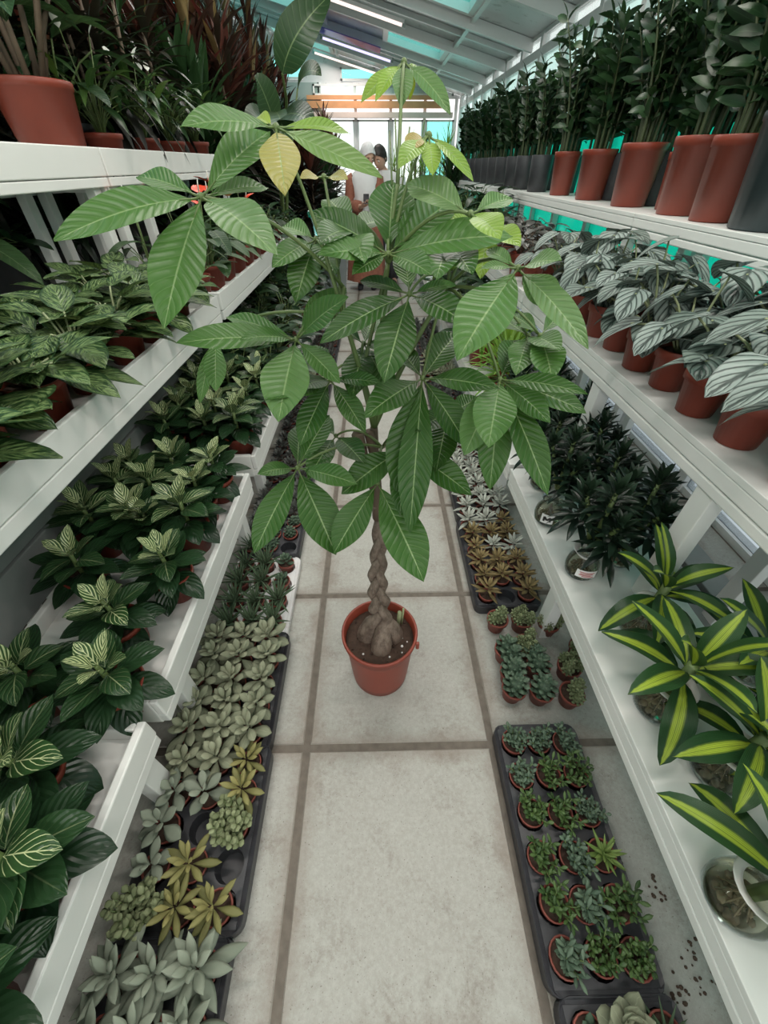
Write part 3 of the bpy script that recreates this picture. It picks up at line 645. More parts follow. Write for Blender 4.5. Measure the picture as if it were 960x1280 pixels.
GD=(GOLD,'potted_succulent','golden brown star rosette','succulent'); SV=(SILV,'potted_succulent','silver-white star rosette','succulent'); LC=(CREST,'potted_cactus','pale green lobed plant','succulent')
c=tray('black tray of golden rosettes on the right floor, behind the cacti',.41,.66,.985,1.50,3,6)
fill(c,[[GD,None,GD],[GD,GD,GD],[GD,GD,GD],[GD,SV,SV],[GD,GD,GD],[SV,SV,GD]],'the gold rosette tray','rosettes in the gold tray')
c=tray('black tray of silver rosettes on the right floor',.42,.67,1.53,2.05,3,6)
fill(c,[[SV]*3]*6,'the first silver tray','silver rosettes')
c=tray('black tray of silver rosettes behind the first silver tray, mostly under tree leaves',.42,.67,2.08,2.60,3,6)
fill(c,[[SV]*3]*5+[[GD,SV,SV]],'the second silver tray','silver rosettes')
GB=(GRUB,'potted_seedling','small dark leafed plant','plant'); SG=(SAGE,'potted_succulent','pale grey-green rosette','succulent')
for q,(y0,e,nm) in enumerate(((2.64,GB,'third'),(3.2,SG,'fourth'),(3.76,GB,'fifth'),(4.32,GB,'sixth'))):
    c=tray(f'black tray on the right of the walkway far back, {nm} from the cacti',.42,.67,y0,y0+.52,3,5)
    fill(c,[[e]*3]*5,f'the {nm} far right tray','far right tray plants')
# ---------------------------------------------------------------- left floor
ST=(STAR,'potted_succulent','olive yellow star rosette','succulent'); OP=(OPEN,'potted_succulent','grey broad leaved open rosette','succulent'); LI=(LICH,'potted_succulent','pale green ruffled bush','succulent')
LB=(LAMB,'potted_succulent','furry grey toothed rosette','succulent')
c=tray('black tray at the bottom left of the floor holding furry grey rosettes',-.628,-.365,-.47,.052,3,6)
fill(c,[[None]*3,[None]*3,[LB]*3,[LB]*3,[LB]*3,[LB]*3],'the bottom left tray','furry grey rosettes')
c=tray('black tray on the left floor with two empty wells',-.628,-.352,.072,.462,3,5)
fill(c,[[LI,ST,ST],[OP,ST,None],[OP,None,LI],[OP,OP,ST],[SG,SG,ST]],'the tray with empty wells','plants in the tray with empty wells')
c=tray('black tray on the left floor hidden under pale grey-green rosettes',-.638,-.36,.468,.862,3,5)
fill(c,[[SG]*3]*5,'the pale rosette tray','pale grey-green rosettes')
HW=(HAWO,'potted_haworthia','spiky dark tufted plant','succulent'); EC=(ECHE[0],'potted_rosette','small blue-green flat rosette','succulent'); AL=(ALOE,'potted_aloe','grey upright aloe','aloe')
c=tray('white plastic tray on the left floor with spiky plants in red pots',-.640,-.375,.868,1.27,3,4,'tray_white',h=.03)
fill(c,[[AL,AL,HW],[HW,HW,HW],[HW,HW,EC],[HW,HW,EC]],'the white tray','spiky plants in the white tray')
CT=(CACT,'potted_cactus','dark grey-green cactus','cactus')
c=tray('black tray on the left floor behind the white tray',-.640,-.385,1.29,1.78,3,6)
fill(c,[[HW,CT,None],[GB,CT,CT],[GB,GB,CT],[GB,GB,GB],[GB,CT,GB],[GB]*3],'the dark left tray','dark plants behind the white tray')
for q,(y0,e,nm) in enumerate(((1.82,GB,'second'),(2.38,GB,'third'),(2.94,SG,'fourth'),(3.5,GB,'fifth'),(4.06,GB,'sixth'))):
    c=tray(f'black tray on the left of the walkway far back, {nm} beyond the white tray',-.64,-.385,y0,y0+.52,3,5)
    fill(c,[[e]*3]*5,f'the {nm} far left tray','far left tray plants')
# ---------------------------------------------------------------- left lower troughs: striped plants
def put(u,v,z,lo): p=at(u,v,z=z); return (min(lo[1],max(lo[0],p.x)),p.y)
LX=(-.99,-.66)
near=[(20,960,'in the corner trough, behind its biggest plant'),(55,1075,'biggest and nearest of all, in the corner trough'),(-5,1285,'at the very bottom left corner, mostly out of frame')]
for u,v,l in near:
    x,y=put(u,v,.49,LX); plant('striped_philodendron','cream striped dark green bush '+l,'houseplant','mid',R.choice(BIRK),(x,y,.341),dz=-.02,group='striped bushes in the lower left troughs',fs=1.12,scale=1.0)
mid=[(30,845,'at the left edge, first row of the second trough'),(165,845,'alone at the front of the second trough, right side'),(140,768,'second trough, just behind the front one'),(98,705,'second trough, left of the third row'),(218,705,'second trough, third row beside the aisle board'),(185,655,'second trough, fourth row middle')]
for u,v,l in mid:
    x,y=put(u,v,.48,LX); plant('striped_philodendron','cream striped dark green bush, '+l,'houseplant','mid',R.choice(BIRK),(x,y,.336),dz=-.02,group='striped bushes in the lower left troughs')
for j in range(3):
    for i,x in enumerate((-.98,-.83,-.68)):
        plant('striped_philodendron',f'cream striped dark green bush, packed rows of the second trough, {ORD[j]} row, {("back","middle","aisle side")[i]}','houseplant','mid',R.choice(BIRK),(x+R.uniform(-.02,.02),1.06+.15*j+R.uniform(-.02,.02),.336),group='striped bushes in the lower left troughs',scale=R.uniform(.95,1.08))
for j in range(8):
    for i,x in enumerate((-.97,-.82,-.67)):
        dk=j>4
        plant('leafy_houseplant' if dk else 'striped_philodendron',f'{"dark green bush" if dk else "cream striped dark green bush"} in the third lower left trough, {ORD[j]} row, {("back","middle","aisle side")[i]}','houseplant','mid',R.choice(DARKB if dk else BIRK),(x+R.uniform(-.02,.02),1.70+(.15*j if j<5 else .75+.24*(j-5))+R.uniform(-.02,.02),.336),group='bushes in the third lower left trough',scale=R.uniform(.92,1.1))
for j in range(11):
    for i,x in enumerate((-.95,-.70)):
        plant('leafy_houseplant',f'dark green bush in the lower left troughs far back, {ORD[j]} row, {("wall side","aisle side")[i]}','houseplant','mid',R.choice(DARKB),(x+R.uniform(-.02,.02),3.16+.26*j+(.06 if 3.16+.26*j>3.85 else 0),.336),group='dark bushes far back on the lower left',scale=R.uniform(.95,1.15))
# ---------------------------------------------------------------- left middle troughs
for j in range(9):
    for i,x in enumerate((-1.21,-.96)):
        plant('mottled_aglaonema',f'mottled broad leaved plant in the middle left trough, {("back row","front row")[i]}, {ORD[j]} from the near end','houseplant','agl',R.choice(AGL),(x+R.uniform(-.01,.01),.12+.245*j+.1*(1-i)+R.uniform(-.02,.02),.841),group='mottled plants in the middle left trough',scale=R.uniform(.95,1.05))
for j in range(10):
    for i,x in enumerate((-1.20,-.98)):
        y=2.52+.26*j; fl=j<6
        t=plant('flowering_anthurium' if fl else 'leafy_houseplant',f'{"anthurium with glossy leaves" if fl else "dark leafy plant"} in the far middle left trough, {("back row","front row")[i]}, {NEAR[j]}','houseplant','agl',R.choice(ANT if fl else DARKB),(x,y,.841),dz=-.03,group='plants in the far middle left trough',scale=R.uniform(.95,1.1))
        if fl and (i+j)%2==0:
            for k in range(2):
                az=R.uniform(0,6.28); mb=MB().use('green_stem'); tp=V(math.cos(az)*.06,math.sin(az)*.06,.29+.06*k); mb.tube([(0,0,0),tp*.6,tp],.0025,5)
                mb.use('spathe_red' if (j+k)%3 else 'spathe_orange').leaf(tp-V(0,0,.01),sph(R.uniform(0,6.28),.5),.085,.07,SHIELD,droop=.3,nl=6)
                mb.use('spathe_white').tube([tp,tp+V(.01,0,.045)],[.004,.002],5)
                link('flower',mb.mesh('flower'),t,(0,0,.11))
# the back shelf in shade
for j in range(12):
    y=.0+.5*j; t=plant('leafy_houseplant',f'dark leafy black-potted plant on the shaded back shelf, {ORD[j]} from the near end','houseplant','black',R.choice(DARKB+BIGL[:1]+CORD[1:2]),(-1.98+R.uniform(-.05,.1),y,.861),group='dark plants on the shaded back shelf',scale=1.25 if j%3 else 1.0)
# ---------------------------------------------------------------- top left shelf
def tallpot():
    s=MB().use('brown_stem'); b=MB().use('big_leaf')
    for i in range(7):
        az=i*GA; d=sph(az,D(68+R.uniform(-8,12))); h=R.uniform(.3,.6); p0=V(math.cos(az),math.sin(az),0)*.04
        s.tube([p0-V(0,0,.03),p0+d*h*.5+V(0,0,.03),p0+d*h],[.014,.012,.007],7)
        for k in range(4):
            a=az+k*1.9; b.leaf(p0+d*h*(.65+.12*k),sph(a,.4),R.uniform(.26,.36),.10,LANCE,droop=1.0,nl=8,rnd=R.random())
    return (s.mesh('stem'),b.mesh('foliage'))
plant('potted_tree','tall broad leaved plant in the big red pot at the top left','houseplant','big',tallpot(),(-1.535,2.64,1.401),rz=.5)
def lilies(): 
    s,f=stalked('green_leaf','green_stem',46,(.08,.24),(.15,.22),.16,(40,88),LANCE,1.1,(0,60),.0022,nl=7,nw=2)
    return s,f
for i,(y,x) in enumerate(((2.99,-1.46),(3.52,-1.47),(3.98,-1.47),(4.52,-1.47))):
    t=plant('peace_lily',f'grassy leaved plant in small red pot, top left shelf, {ORD[i]} beyond the big pot','houseplant','lily',R.choice(LILY),(x,y,1.401),group='green plants in small red pots on the top left shelf',scale=1.1 if i<3 else 1.2)
    if i<3:
        for k in range(2):
            az=R.uniform(0,6.28); mb=MB().use('green_stem'); tp=V(math.cos(az)*.08,math.sin(az)*.08,.34); mb.tube([(0,0,0),tp*.6,tp],.0025,5); mb.use('spathe_white').leaf(tp,sph(az,1.0),.06,.035,OVATE,droop=.3,nl=5); link('flower',mb.mesh('flower'),t,(0,0,.11))
for i,(x,y,m,sc,l) in enumerate(((-1.62,3.36,CORD[0],1.0,'behind the first small red pot'),(-1.62,3.72,GRASSY[0],1.2,'behind the second small red pot'),(-1.62,4.25,CORD[1],1.1,'behind the third small red pot'),(-1.62,3.0,BIGL[0],1.0,'beside the big red pot'))):
    plant('dark_cordyline',f'tall dark plant on the top left shelf, {l}','houseplant','black',m,(x,y,1.401),scale=sc,group='tall dark plants behind the small red pots')
k=0
for j in range(8):
    for i,x in enumerate((-2.15,-1.62)):
        y=4.95+.62*j+.25*i; m=CORDT[(j+i)%3]
        t=thing('dark_cordyline',f'tall dark leaved plant, far left, {("wall row","aisle row")[i]}, {ORD[j]} beyond the top shelf','houseplant',(x,y,.001),R.uniform(0,6),'tall dark plants far left',1.6 if i==0 else 1.5)
        pm,sm,h=POT['black']; link('pot',pm,t); link('soil',sm,t); link('stem',m[0],t,(0,0,h)); link('foliage',m[1],t,(0,0,h)); 
for j in range(6):
    y=2.75+.55*j
    t=thing('dark_cordyline',f'tall dark plant at the left wall behind the top shelf, {ORD[j]} from the front','houseplant',(-2.15,y,.861),R.uniform(0,6),'tall dark plants against the left wall',1.1)
    pm,sm,h=POT['black']; m=CORDT[j%3]; link('pot',pm,t); link('soil',sm,t); link('stem',m[0],t,(0,0,h)); link('foliage',m[1],t,(0,0,h))
# a plant with one broad upright leaf beside the top of the money tree
def paddle():
    s=MB().use('green_stem'); b=MB().use('big_leaf')
    base=V(-1.02,5.0,.95)
    o=thing('paddle_leaf_plant','plant with one broad upright dark leaf, left of the money tree top','houseplant',(-1.0,5.55,.0))
    B=V(-1.0,5.55,0); t0=at(358,122,y=5.0); t1=at(353,92,y=4.6); t2=at(415,-8,y=4.6)
    s.tube([V(0,0,.25),V(.03,-.1,.9),t0-B,t1-B],[.022,.018,.012,.009],7)
    c=(t1+t2)/2+V(-.10,-.15,.0); ln=[(t1*(1-t)**2+c*2*t*(1-t)+t2*t*t)-B for t in [i/11 for i in range(12)]]
    b.strip(ln,V(.35,-1,.5),.135,pr(.85,.7),.2,6,.25)
    for (u,v,y,uu,vv,yy,w) in ((350,150,5.0,395,160,4.6,.13),(345,160,5.2,318,95,5.0,.12),(352,170,5.1,330,205,4.7,.13),(345,140,5.1,362,190,4.6,.12),(340,150,5.2,310,165,4.9,.12),(372,110,5.2,402,95,5.0,.10)):
        a=at(u,v,y=y); e=at(uu,vv,y=yy); c=(a+e)/2+V(0,-.05,.12); s.tube([V(0,0,.25),V(-.02,0,.9),a-B],[.016,.013,.008],6)
        b.strip([(a*(1-t)**2+c*2*t*(1-t)+e*t*t)-B for t in [i/9 for i in range(10)]],V(.1,-.8,.7),w,OVATE,.2,4,R.uniform(0,.5))
    pm,sm,h=POT['big']; link('pot',pm,o); link('soil',sm,o); link('stem',s.mesh('stem'),o); link('foliage',b.mesh('foliage'),o)
paddle()
# ---------------------------------------------------------------- right top shelf
zlab=[('zz','red',1.40,2.02,1.0,'nearest'),('zz','red',1.42,2.31,1.03,'second nearest'),('zzs','red',1.52,2.56,.95,'narrow, behind the second nearest'),('zz','red',1.42,2.80,1.0,'third'),('zzs','red',1.53,3.05,.95,'narrow, behind the third'),('zz','red',1.42,3.34,.95,'fourth'),('zzs','red',1.41,3.86,1.05,'farthest')]
for i,(k,cn,x,y,sc,l) in enumerate(zlab):
    plant('zz_plant',f'tall dark glossy plant on the top right shelf, {l} red pot','houseplant',k,R.choice(ZZ),(x,y,1.241),group='tall glossy plants on the top right shelf',scale=sc)
plant('zz_plant','tall dark glossy plant in the large blackish pot at the right edge, top shelf','houseplant','bigblack',ZZ[0],(1.41,1.735,1.241),group='tall glossy plants on the top right shelf')
for j in range(10):
    plant('zz_plant',f'tall dark glossy plant in black bag, top right shelf, {ORD[j]} beyond the red pots','houseplant','bag',R.choice(ZZS),(1.38+R.uniform(-.01,.01),4.36+.40*j,1.241),group='tall glossy plants in black bags',scale=1.0)
for j in range(12):
    plant('zz_plant',f'tall dark glossy plant in the wall side row, top right shelf, {NEAR[j]}','houseplant','bag',R.choice(ZZB),(1.57,1.95+.45*j,1.241),group='tall glossy plants by the right wall',scale=.98)
# ---------------------------------------------------------------- right middle shelf
aly=[.652,.837,.996,1.163,1.316,1.50,1.656,1.83,2.0,2.17]
for j,y in enumerate(aly):
    t=plant('silver_alocasia',f'silver leaved dark veined plant, front row of middle right shelf, {ORD[j]} from near end','houseplant','ala',ALO[j%4],(.885+R.uniform(-.008,.008),y+.01,.901),group='silver leaved plants, front row',scale=R.uniform(.97,1.05))
    if j==0:
        mb=MB().use('tag_white'); mb.bar(V(.0,-.02,.08),V(-.055,.03,.15),.014,.0015); link('plant_tag',mb.mesh('plant_tag',False),t); t.rotation_euler.z=0
for j in range(9):
    plant('silver_alocasia',f'silver leaved dark veined plant, row by the windows, {ORD[j]} from the near end','houseplant','ala',ALO[(j+2)%4],(1.07+R.uniform(-.01,.01),.70+.19*j,.901),group='silver leaved plants, back row',scale=R.uniform(.97,1.1))
for j in range(12):
    for i,x in enumerate((.88,1.08)):
        plant('pewter_houseplant',f'dark pewter leaved plant, middle right shelf, {("aisle side","window side")[i]}, {ORD[j]} beyond the silver ones','houseplant','ala',R.choice(PEP if j<7 else DARKB),(x,2.55+.27*j,.901),group='dark plants in red pots on the middle right shelf',scale=R.uniform(1,1.15))
# ---------------------------------------------------------------- right lower bench: vases
vz=.391
def vase_parts(t,r,h):
    g=MB().use('vase_glass').lathe([(0,.0),(r*.72,.0),(r*.93,h*.12),(r,h*.36),(r*.93,h*.6),(r*.66,h*.84),(r*.62,h*.9),(r*.76,h)],22); link('glass',g.mesh('glass'),t)
    w=MB().use('water').lathe([(0,.006),(r*.70,.006),(r*.90,h*.14),(r*.965,h*.36),(r*.9,h*.56),(0,h*.57)],18); link('water',w.mesh('water'),t)
    p=MB().use('pebble'); rr=random.Random(5)
    for i in range(26): a=rr.uniform(0,6.28); q=rr.uniform(0,r*.62); p.ball((q*math.cos(a),q*math.sin(a),.012+rr.uniform(0,h*.14)),rr.uniform(.006,.010),6,4,(1,1.2,.7))
    for i in range(9):
        a=i*.7; p.tube([V(0,0,h*.8),V(math.cos(a)*r*.2,math.sin(a)*r*.2,h*.45),V(math.cos(a)*r*.55,math.sin(a)*r*.55,h*.16)],.0016,4)
    link('roots',p.mesh('roots'),t)
def rimpart(t,r,h):
    g=MB().use('ceramic_white').lathe([(r*.63,h*.86),(r*.66,h*.95),(r*.86,h*1.0),(r*.9,h*1.03),(r*.84,h*1.035),(r*.58,h*.97),(r*.58,h*.86)],22); link('rim',g.mesh('rim'),t)
def sticker(t,r,z,hh,az,wid,letter=None):
    s=MB().use('tag_white'); N=8; ang=wid/r; rr=r+.0035
    s.add([(rr*math.cos(az+ang*(k/N-.5)),rr*math.sin(az+ang*(k/N-.5)),z+q) for q in (0,hh) for k in range(N+1)],[(k,k+1,N+2+k,N+1+k) for k in range(N)])
    o=link('sticker',s.mesh('sticker'),t); d=MB().use('ink' if letter else 'red_ink'); r2=rr+.001
    def seg(a,b,w):
        P=lambda x,y: V(r2*math.cos(az+(x-.5)*ang),r2*math.sin(az+(x-.5)*ang),z+hh*y)
        for q in range(5):
            L0=[lerp(a[i],b[i],q/5) for i in (0,1)]; L1=[lerp(a[i],b[i],(q+1)/5) for i in (0,1)]; m_=az+((L0[0]+L1[0])/2-.5)*ang
            d.bar(P(*L0),P(*L1),w,.0008,up=V(math.cos(m_),math.sin(m_),0))
    if letter=='M':
        for a,b in (((.26,.25),(.26,.75)),((.74,.25),(.74,.75)),((.26,.75),(.5,.4)),((.5,.4),(.74,.75))): seg(a,b,.0075)
    else:
        for y,x0,x1 in ((.75,.15,.85),(.55,.2,.8),(.38,.15,.7),(.2,.3,.85)): seg((x0,y),(x1,y),.0022)
    link('print',d.mesh('print',False),o)
def vaseplant(name,label,cat,fol,x,y,r,h,fz,group,fs=1,rim=True,rz=None):
    t=thing(name,label,cat,(x,y,vz),R.uniform(0,6) if rz is None else rz,group); vase_parts(t,r,h)
    if rim: rimpart(t,r,h)
    for q in fol: o=link(q.name.split('.')[0],q,t,(0,0,fz)); o.scale=(fs,)*3
    return t
DV=[(790,775,'farthest one, beside the dark leafed vases'),(812,872,'second from the far end'),(888,955,'third from the far end'),(910,1120,'nearest one, at the right edge of the photo')]
for i,(u,v,l) in enumerate(DV):
    p=at(u,v,z=vz+.05); vaseplant('striped_dracaena','yellow striped plant in a glass vase, '+l,'houseplant',DRA[i%4],p.x+(.03 if i<3 else .03),p.y,.056,.115,.15,'striped plants in glass vases',(1.0,1.05,1.0,1.0)[i])
vaseplant('striped_dracaena','yellow striped plant at the back of the lower right bench, behind the second one','houseplant',DRA[2],.88,.46,.054,.11,.16,'striped plants in glass vases',1)
vaseplant('striped_dracaena','yellow striped plant at the back of the right bench, behind the nearest one','houseplant',DRA[1],.89,.24,.054,.11,.15,'striped plants in glass vases',1)
CV=[(683,640,'front row, with a letter sticker','M'),(724,705,'with pink sticker and white rim','P'),(772,690,'right of the pink sticker vase',None)]
for i,(u,v,l,st) in enumerate(CV):
    p=at(u,v,z=vz+.04); t=vaseplant('dark_compact_dracaena','dark bushy plant in a glass vase, '+l,'houseplant',COM[i],p.x+.01,p.y,.052,.105,.16+(.045 if st=='M' else .02),'dark bushy plants in vases',.92 if st=='M' else 1.0,rim=(st=='P'),rz=0)
    if st: sticker(t,.052*(.97),.105*(.24 if st=='M' else .3),.040 if st=='M' else .032,-1.75 if st=='P' else -2.05,.042 if st=='M' else .06,st if st=='M' else None)
for j,(x,y) in enumerate(((.80,1.10),(.69,1.34),(.83,1.30),(.76,1.60),(.89,1.55),(.70,1.82),(.85,1.80))):
    vaseplant('dark_compact_dracaena',f'dark bushy plant in a glass vase, {ORD[j]} of those behind the stickered vases','houseplant',COM[j%3],x,y,.05,.10,.15,'dark bushy plants in vases',1.0,rim=False)
for j in range(3):
    plant('bright_fern',f'bright green feathery fern on the right bench behind the tree, {("near","middle","far")[j]} one','fern','mid',FERN[0],(.70+.1*(j%2),2.12+.3*j,.391),scale=1.35,group='bright ferns')
for j in range(14):
    plant('leafy_houseplant',f'dark green bush on the lower right bench far back, {ORD[j//2]} row, {("aisle side","wall side")[j%2]}','houseplant','mid',R.choice(DARKB),(.72+.18*(j%2),3.02+.24*(j//2)+.1*(j%2),.391),group='dark bushes far back on the lower right',scale=1.15)
# ---------------------------------------------------------------- far end
for j,(x,y,s) in enumerate(((.75,9.3,1.1),(1.25,8.7,1.15),(.45,10.3,1.0),(1.15,9.9,1.1),(-.2,10.6,.95),(.95,10.6,1.2))):
    t=thing('reed_plant',f'tall bright reed-like plant at the far end, {("front left","front right","behind the left one","at the right wall","left of the doorway glow","right rear")[j]}','houseplant',(x,y,0.001),R.uniform(0,6),'reeds at the far end',s)
    pm,sm,h=POT['big']; link('pot',pm,t); link('soil',sm,t); link('stem',REED[0][0],t,(0,0,h)); link('foliage',REED[0][1],t,(0,0,h))
for j,(x,y,q,l) in enumerate(((-.95,7.6,0,'nearest'),(-.85,8.5,1,'second'),(-.75,9.3,2,'third'),(-.9,10.2,0,'farthest'),(1.25,7.9,1,'right-hand one'))):
    t=thing('dark_cordyline',f'tall dark plant by the walkway beyond the benches, {l}','houseplant',(x,y,.001),R.uniform(0,6),'tall dark plants beyond the benches',1.05)
    pm,sm,h=POT['black']; m=CORDT[q]; link('pot',pm,t); link('soil',sm,t); link('stem',m[0],t,(0,0,h)); link('foliage',m[1],t,(0,0,h))
for j in range(7):
    sd=j%2; x=(-.95,.85)[sd]; y=7.5+.38*j; m=(DARKB+BIGL)[j%6]
    t=thing('leafy_houseplant',f'dense dark shrub in a pot beyond the benches, {("left","right")[sd]} of the walkway, {ORD[j//2]} one','houseplant',(x,y,0.001),R.uniform(0,6),'dark shrubs at the far end',1.9)
    pm,sm,h=POT['black']; link('pot',pm,t); link('soil',sm,t); link('stem',m[0],t,(0,0,h)); link('foliage',m[1],t,(0,0,h))
t=thing('grey_bucket','pale grey bucket on the left with a plastic wrapped plant in it','bucket',(-.47,5.3,0.0005),0)
b=MB().use('pale_bucket').lathe([(0,0),(.105,0),(.15,.62),(.16,.62),(.16,.65),(.145,.65),(.10,.02),(0,.02)],24); link('bucket_body',b.mesh('bucket_body'),t)
t=thing('wrapped_plant','leafy plant wrapped in clear plastic standing in the pale grey bucket','houseplant',(-.47,5.3,.03),0)
link('stem',BIGL[1][0],t,(0,0,.45)); link('foliage',BIGL[1][1],t,(0,0,.45)); b=MB().use('plastic_wrap').lathe([(.07,.5),(.12,.62),(.19,.82),(.24,1.02)],16); b.v=[(x*R.uniform(.9,1.1),y*R.uniform(.9,1.1),z+R.uniform(-.02,.02)) for x,y,z in b.v]; link('plastic_wrap',b.mesh('plastic_wrap'),t)
# crumbs of earth under the right bench
for i,(u,v,s) in enumerate(((822,1110,.012),(866,1190,.016),(880,1230,.02),(850,1245,.012),(770,1075,.008))):
    p=at(u,v,z=0); b=MB().use('gravel_dirt'); rr=random.Random(i)
    for k in range(12 if s>.011 else 4): b.ball((rr.gauss(0,s*.9),rr.gauss(0,s*.9),.002),rr.uniform(.002,.005),6,4,(1.2,1,.7))
    o=link('earth_crumbs',b.mesh('earth_crumbs'),None,(p.x,p.y,0)); tag(o,f'spilled dark earth on the floor by the right bench, {("beside the tray middle","upper heap near the bench","lower heap against the bench","small heap near the bottom edge","few crumbs farthest up")[i]}','dirt'); o['kind']='stuff'
# ---------------------------------------------------------------- the money tree
TY=.735; TB=V(0,TY,0)
tree=thing('money_tree','potted money tree with braided trunk standing in the middle of the walkway','potted tree',(0,TY,.0008))
b=MB().use('red_plastic').lathe([(0,0),(.092,0),(.097,.003),(.113,.215),(.116,.218),(.117,.232),(.1215,.236),(.1215,.250),(.125,.254),(.125,.262),(.121,.265),(.116,.262),(.112,.20),(.10,.03)],40)
pot=link('pot',b.mesh('pot'),tree)
b=MB().use('red_plastic').box((.116,-.052,.232),(.127,-.040,.262)); bev(link('rim_clip',b.mesh('rim_clip',False),pot),.003)
rr=random.Random(4); b=MB().use('soil').disc(.1125,.225,28,bumpy=.004,rr=rr)
for i in range(60):
    a=rr.uniform(0,6.28); q=rr.uniform(.05,.105); b.use('tag_white' if i%6==0 else 'soil').ball((q*math.cos(a),q*math.sin(a),.226),rr.uniform(.0015,.005),6,4)
link('soil',b.mesh('soil'),tree)
b=MB().use('braid_bark')
def strand(k):
    ph=2*PI*k/3; pts=[];rad=[]
    for i in range(91):
        t=i/90; z=.205+.60*t; w=2*PI*2.45*max(0,t-.16)+ph+.5; A=lerp(.027,.0085,min(1,t*1.05)); f=min(1,max(0,(t-.02)/.27)); f=f*f*(3-2*f)
        a0=(PI*1.5+.1,PI*.06,PI*.9)[k]; bx,by=math.cos(a0)*.043,math.sin(a0)*.036
        x=lerp(bx,A*math.sin(w),f); y=lerp(by,A*.62*math.sin(2*w),f)
        q_=min(1,t/.27); r=lerp(.0195,.0088,t**.85)+.0185*(1-q_*q_*(3-2*q_))
        pts.append(V(x+.004*math.sin(9*t),y,z)); rad.append(r)
    return pts,rad
for k in range(3): 
    p_,r_=strand(k); b.tube(p_,r_,12)
trunk=link('braided_trunk',b.mesh('braided_trunk'),tree)
# upper trunk with two sawn stubs
U0=V(-.005,0,.80); A1=at(452,545,y=TY)-TB; A2=at(468,560,y=TY+.01)-TB
b=MB().use('wood_dark').tube([V(0,0,.76),V(-.003,.0,.86),A2+V(0,0,-.01),A2+V(.0,0,.05)],[.014,.012,.010,.008],8)
b.tube([V(-.004,0,.84),A1-V(0,0,.05),at(447,543,y=TY-.01)-TB],[.012,.013,.013],8); b.tube([A2-V(0,0,.02),at(461,540,y=TY)-TB],[.011,.011],8)
link('upper_trunk',b.mesh('upper_trunk'),tree)
b=MB().use('pale_stem').tube([V(.062,.045,.20),V(.067,.045,.30)],.007,7).tube([V(.075,.05,.20),V(.08,.052,.31)],.0035,6); link('cut_stub',b.mesh('cut_stub'),tree)
def W(u,v,y): return at(u,v,y=y)-TB
S0=A2+V(0,0,.05)
NODE={'a':W(452,470,.75),'b':W(485,330,.77),'c':W(430,400,.72),'d':W(560,360,.80),'e':W(478,560,.72)}
b=MB().use('green_stem')
def bez(a,c,e,n=8): return [a*(1-t)**2+c*2*t*(1-t)+e*t*t for t in [i/n for i in range(n+1)]]
for q,r0 in (('a',.005),('c',.005),('b',.005),('d',.005)):
    e=NODE[q]; b.tube(bez(S0,S0.lerp(e,.5)+V(0,0,.03),e,8),[lerp(.0065,.0035,i/8) for i in range(9)],7)
b.tube(bez(NODE['a'],NODE['a'].lerp(NODE['b'],.5),NODE['b']),.0035,6)
link('stem',b.mesh('stem'),tree)
def tip_at(P,u,v,L,far):
    d=ray(u,v).normalized(); o=V(0,0,EYE)-TB-P; B=o.dot(d); Cc=o.dot(o)-L*L; D_=B*B-Cc
    k=-B if D_<=0 else (-B+math.sqrt(D_) if far else -B-math.sqrt(D_))
    return V(0,0,EYE)-TB+d*k
CAM=V(0,0,EYE)-TB
def cluster(hub,node,L,tips,tint=(.25,.55),look=None,curl=.1):
    P=W(*hub); s=MB().use('green_stem')
    n0=NODE[node] if isinstance(node,str) else W(*node)
    c=n0.lerp(P,.5)+V(0,0,.05); s.tube(bez(n0,c,P,8),[lerp(.0032,.0022,i/8) for i in range(9)],6)
    s.ball(P,.005,8,6)
    fo=MB().use('money_leaf')
    for tp in tips:
        u,v=tp[:2]; o=tp[2] if len(tp)>2 else {}
        far=o.get('far',v<hub[1]); l=o.get('L',L)*.93; T=tip_at(P,u,v,l,far)
        l2=(T-P).length; d=(T-P).normalized(); toc=(CAM-(P+T)/2).normalized()
        nh=(V(0,0,1)*.75+toc*.8-d*(V(0,0,1)*.75+toc*.8).dot(d)).normalized()
        st=P+d*.012; cc=(st+T)/2+nh*l2*o.get('curl',curl)
        n=15; ln=bez(st,cc,T,n)
        s.tube([P,st,ln[2]],[.0018,.0016,.0008],5)
        fo.strip(ln,nh,l2*o.get('w',.185)*.90,MONEY,o.get('fold',.25),6,o.get('t',R.uniform(*tint)),.08,quilt=.010)
    lf=link('leaf',fo.mesh('leaf'),tree); link('petiole',s.mesh('petiole'),lf)
    if look: lf['label']=look
F={'far':True}; N_={'far':False}
cluster((252,247,.66),(430,360,.74),.205,[(68,302,{'L':.215,'w':.13}),(205,413,{'w':.18}),(347,322,{'w':.16,'t':.72}),(170,222,{'far':True,'L':.12,'w':.17}),(338,165,{'L':.15,'w':.2,'far':True}),(336,236,{'L':.13,'w':.13,'t':.7})],(.5,.66),'leaf reaching far left over the top shelf')
cluster((345,160,.74),'c',.17,[(225,160,{'w':.15,'t':.68,'L':.15}),(357,245,{'w':.24,'t':.97,'L':.13}),(478,224,{'w':.115,'t':.80,'L':.19,'curl':.03}),(438,168,{'far':True,'w':.1,'t':.84,'L':.14}),(318,150,{'far':True,'w':.25,'t':.9,'L':.06})],(.6,.9),'bronze and yellow young leaf high on the left')
cluster((505,78,.95),(497,232,.80),.10,[(451,130,{'far':False,'w':.15,'t':.85}),(469,128,{'far':False,'w':.14,'t':.86}),(502,136,{'far':False,'w':.2,'t':.74}),(512,126,{'far':True,'w':.13,'t':.9}),(563,144,{'far':False,'w':.15,'t':.70,'L':.13}),(535,112,{'far':True,'w':.14,'t':.82})],(.7,.9),'drooping pale young leaf at the very top',.14)
